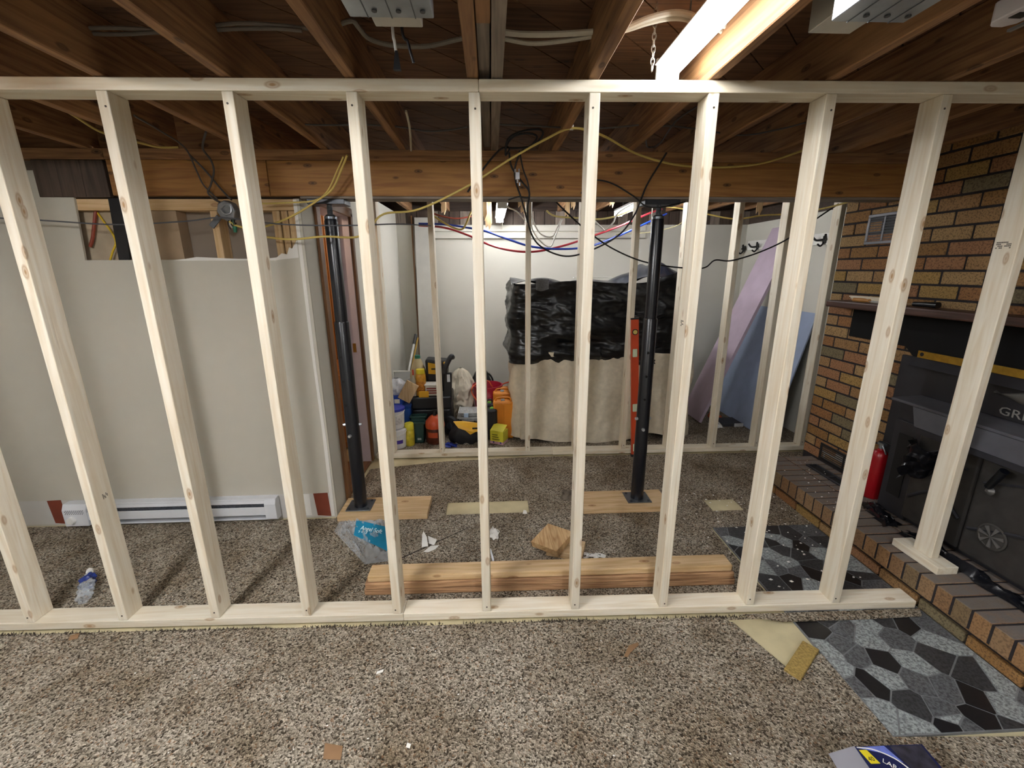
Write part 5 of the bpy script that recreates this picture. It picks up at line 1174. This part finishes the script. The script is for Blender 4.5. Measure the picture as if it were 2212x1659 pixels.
# ================================================================ LITTER ON THE FLOOR
# crushed water bottle
pa, pb = AZ(176, 1306), AZ(195, 1243); ax = (pb-pa); Lb = min(.21, ax.length); ax.normalize()
base = pa+Vector((.02, 0, .034)); ax = (ax+Vector((0, 0, .12))).normalized(); u_ = ax.orthogonal().normalized(); v_ = ax.cross(u_)
PETM = plain('e3eaf2', .06, var=.05, alpha=.3)
t = thing('water_bottle', 'crushed clear water bottle with blue label behind the left studs', 'bottle', (base.x, base.y, .001))
def pet(u, v, rs=1.0, z0=0, z1=1):
    z = z0+(z1-z0)*v; a = 2*math.pi*u
    R_ = .032*(1 if z < .68 else 1-.62*sm(.68, .9, z))*(.55 if z < .01 else 1)*rs
    cr = 1+.14*math.sin(3*a+30*z)+.10*math.sin(7*a-44*z)+.06*math.sin(60*z)
    if z > .85: cr = 1
    return base+ax*(Lb*z)+(u_*math.cos(a)*1.05+v_*math.sin(a)*.8)*R_*cr
obj('bottle', MB().grid(lambda u, v: pet(u, v, 1, 0, .94), 26, 40, True), PETM, t, smooth=True)
obj('label', MB().grid(lambda u, v: pet(u, v, 1.04, .48, .72), 26, 8, True), plain('20357c', .4, var=.3, scale=40), t, smooth=True)
obj('label_stripe', MB().grid(lambda u, v: pet(.32+.06*u, v, 1.07, .48, .72), 4, 8), plain('7fd07a', .4), t)
obj('cap', MB().cyl(base+ax*Lb*.94, base+ax*(Lb*.94+.016), .0145, n=16), WHITE, t)
# clear plastic wrapper with blue print
FILM = plain('eef3f8', .08, var=.05, scale=45, bmp=1.0, alpha=.3)
t = thing('plastic_wrapper', 'clear plastic wrapper with blue printed label by the doorway post board', 'plastic wrapper', AZ(790, 1175, .001))
ol = [AZ(722, 1150), AZ(735, 1127), AZ(838, 1127), AZ(862, 1150), AZ(856, 1212), AZ(788, 1222)]
cen = AZ(795, 1172)
rw = random.Random(11)
def film(u, v):
    a = u*6; i = int(a) % 6; f_ = a-int(a); e = ol[i]*(1-f_)+ol[(i+1) % 6]*f_
    p = cen*(1-v)+e*v
    z = .008+(.075*math.sin(math.pi*min(1, .25+.75*v))*(.6+.4*math.sin(9*u*2*math.pi/2+7*v))+.02*math.sin(31*u+23*v)+.014*math.sin(57*u-41*v)+.008*rw.uniform(-1, 1))*(1-v**4)
    return Vector((p.x, p.y, max(.003, z)))
obj('film', MB().grid(film, 72, 20, True), FILM, t, smooth=True)
lb = [AZ(770, 1124, .095), AZ(830, 1138, .09), AZ(845, 1146, .085), AZ(848, 1196, .05), AZ(815, 1180, .06), AZ(764, 1156, .07)]
obj('printed_label', MB().slab(lb, (0, .002, .002)), plain('1583a8', .4, var=.12), t, 'blue label')
cc = AZ(803, 1146, .096); dx_ = (AZ(830, 1150, .092)-AZ(770, 1138, .092))
text_mesh('lettering', 'Angel Soft', .034, frame(cc+Vector((0, -.004, .008)), dx_, Vector((0, .75, .5))), plain('e9f2f5', .5), t, .0006)
cc = AZ(785, 1150, .085); text_mesh('lettering', '9 = 18', .022, frame(cc+Vector((0, -.012, .008)), dx_, Vector((0, .75, .5))), plain('cfe4ec', .5), t, .0006)
# torn paper pieces, pen, stick, foam lump
def scrap(label, pix, h, mat=WHITE, name='paper_scrap', cat='paper'):
    pts = [AZ(px, py, .002+h*k) for px, py, k in pix]
    one(name, label, cat, MB().slab(pts, (0, 0, .002)), mat)
PAP = plain('dedcd6', .8, var=.06)
scrap('upright triangular torn paper scrap by the carpet slit', [(911, 1182, 0), (912, 1155, .8), (915, 1148, 1), (922, 1160, .8), (925, 1180, .2)], .035, PAP)
scrap('right wing of the torn paper scrap by the carpet slit', [(924, 1158, .6), (944, 1166, .6), (938, 1178, .1), (926, 1174, .1)], .02, PAP)
scrap('flat torn paper strip lying across the carpet slit', [(915, 1192, 0), (930, 1180, .3), (949, 1178, .3), (940, 1187, 0), (925, 1193, 0)], .01, PAP)
crumple('paper_scrap', 'crumpled white paper lump behind the middle stud', 'paper', [AZ(1058, 1166), AZ(1077, 1166), AZ(1079, 1150), AZ(1058, 1146)], .04, WHITE, (10, 8), 3, 0)
p, q = AZ(1059, 1186, .006), AZ(1066, 1212, .006)
one('white_pen', 'white pen lying behind the middle stud', 'pen', MB().tube([p, p*.9+q*.1, q*.95+p*.05, q], [.003, .006, .006, .002], 8), plain('dfe3ea', .3), smooth=True)
crumple('paper_scrap', 'flat torn grey-white scrap right of the tilted block', 'paper', [AZ(1262, 1206), AZ(1300, 1206), AZ(1303, 1198), AZ(1265, 1196)], .012, PAP, (9, 6), 6, 0)
scrap('small white chip on the bare patch of subfloor', [(1129, 1110, 0), (1131, 1102, .6), (1137, 1103, .6), (1139, 1110, 0)], .015, WHITE, 'drywall_chip', 'chip')
crumple('dead_leaf', 'crumpled grey-brown rag by the right post board', 'rag', [AZ(1210, 1080), AZ(1236, 1082), AZ(1236, 1060), AZ(1215, 1062)], .03, plain('6f6558', .9, var=.3), (9, 8), 12, 0)
for lab, pix in (('brown wood chip on the near carpet right of centre', [(1348, 1418), (1358, 1395), (1378, 1388), (1380, 1394), (1362, 1410), (1356, 1420)]), ('square brown cardboard chip at the front left of the carpet', [(698, 1640), (702, 1606), (741, 1612), (736, 1642)]), ('small brown chip on the carpet near the left plate', [(148, 1384), (152, 1374), (172, 1368), (168, 1380)])):
    scrap(lab, [(a, b_, 0) for a, b_ in pix], 0, plain('8a6a4a', .8, var=.15), 'wood_chip', 'chip')
scrap('small white foam chip on the carpet at the front centre', [(877, 1614, 0), (880, 1605, .3), (888, 1608, .3), (885, 1617, 0)], .01, WHITE, 'foam_chip', 'chip')
scrap('small white chip on the carpet left of centre', [(812, 1457, 0), (815, 1451, .3), (829, 1446, .3), (827, 1452, 0)], .01, WHITE, 'foam_chip', 'chip')
# drywall crumbs: uncountable
mb = MB(); rc = random.Random(5)
def crumb(x, y, z, s):
    if z < .1 and ((.9 < x < 1.5 and y < 1.08) or (1.0 < x < 1.4 and 1.2 < y < 1.6) or (1.78 < y < 1.95 and x < 1.24) or (2.46 < y < 2.75 and (x < -.4 or .55 < x < 1.19)) or (1.96 < y < 2.12 and .3 < x < .75)): return
    a = rc.uniform(0, 6.28); mb.hexa([(x+s*math.cos(a+k*1.57)*(1.6 if k % 2 else .8), y+s*math.sin(a+k*1.57), z) for k in range(4)], [(x+.6*s*math.cos(a+k*1.57), y+.6*s*math.sin(a+k*1.57), z+s*.5) for k in range(4)])
for _ in range(90):
    crumb(rc.uniform(1.2, 1.95), rc.uniform(2.0, 2.75), .001, rc.uniform(.002, .007))
for _ in range(24): crumb(rc.uniform(1.38, 1.95), rc.uniform(1.75, 2.3), .001, rc.uniform(.002, .008))
for _ in range(60): crumb(rc.uniform(-.9, 1.9), rc.uniform(1.9, 3.3), .001, rc.uniform(.002, .005))
for _ in range(45): crumb(rc.uniform(1.98, 2.35), rc.uniform(2.1, 2.85), HH+.0015, rc.uniform(.0015, .005))
for _ in range(40): crumb(rc.uniform(-1.5, 1.5), rc.uniform(.7, 1.6), .001, rc.uniform(.0015, .004))
one('drywall_crumbs', 'scattered white drywall crumbs on the carpet, pad and hearth', 'debris', mb, WHITE, kind='stuff')

# ---------------------------------------------------------------- box of bags at the bottom right corner
hb = .13
e0, e1 = AZ(1846, 1612, hb), AZ(1992, 1607, hb); xd = (e1-e0); wbx = xd.length; xd.normalize(); yd = Vector((xd.y, -xd.x, 0))
if yd.y > 0: yd = -yd
yd = (yd+Vector((-.05, 0, 0))).normalized()
t = thing('bag_box', 'opened dark blue box of garbage bags at the bottom right corner', 'box', (e0.x+.1, e0.y-.1, .001))
def bxp(a, b_, z): return e0+xd*a+yd*b_+Vector((0, 0, z-hb))
DPB = .20
NAVY = plain('151d4a', .4, var=.1)
obj('carton', MB().hexa([bxp(0, 0, .002), bxp(wbx, 0, .002), bxp(wbx, DPB, .002), bxp(0, DPB, .002)], [bxp(0, 0, hb), bxp(wbx, 0, hb), bxp(wbx, DPB, hb), bxp(0, DPB, hb)]), NAVY, t, bev=.001)
obj('open_flap', MB().slab([bxp(-.002, -.0, hb), bxp(-.002, DPB, hb), bxp(-.095, DPB+.01, hb-.012), bxp(-.088, .012, hb-.010)], (0, 0, .0015)), plain('8b8a92', .8, var=.05), t, 'grey cardboard flap')
obj('print_swoosh', MB().slab([bxp(.0, .004, hb+.0004), bxp(.09, .002, hb+.0004), bxp(.11, .05, hb+.0004), bxp(.07, .022, hb+.0004)], (0, 0, .0004)), plain('6a78c4', .45, var=.15, scale=80), t)
obj('print_line', MB().tube(spline([bxp(.004, .004, hb+.001), bxp(.05, .012, hb+.001), bxp(.095, .04, hb+.001), bxp(.12, .08, hb+.001)]), .0016, 5), WHITE, t)
obj('print_bag', MB().slab([bxp(.105, .004, hb+.0006), bxp(wbx-.008, .004, hb+.0006), bxp(wbx-.012, .15, hb+.0006), bxp(.15, .14, hb+.0006), bxp(.115, .05, hb+.0006)], (0, 0, .0004)), plain('33323c', .35, var=.6, scale=40), t)
obj('price_sticker', MB().slab([bxp(.004, .012, hb+.001), bxp(.028, .012, hb+.001), bxp(.040, .05, hb+.001), bxp(.012, .05, hb+.001)], (0, 0, .0004)), plain('e6d32a', .5), t)
text_mesh('lettering', '40', .018, frame(bxp(.022, .038, hb+.0018), xd, -yd), plain('3a3413', .6), t, .0003)
text_mesh('lettering', 'LARGE', .02, frame(bxp(.075, .062, hb+.0018), (xd*.75+yd*.66), (xd*.66-yd*.75)), WHITE, t, .0003)
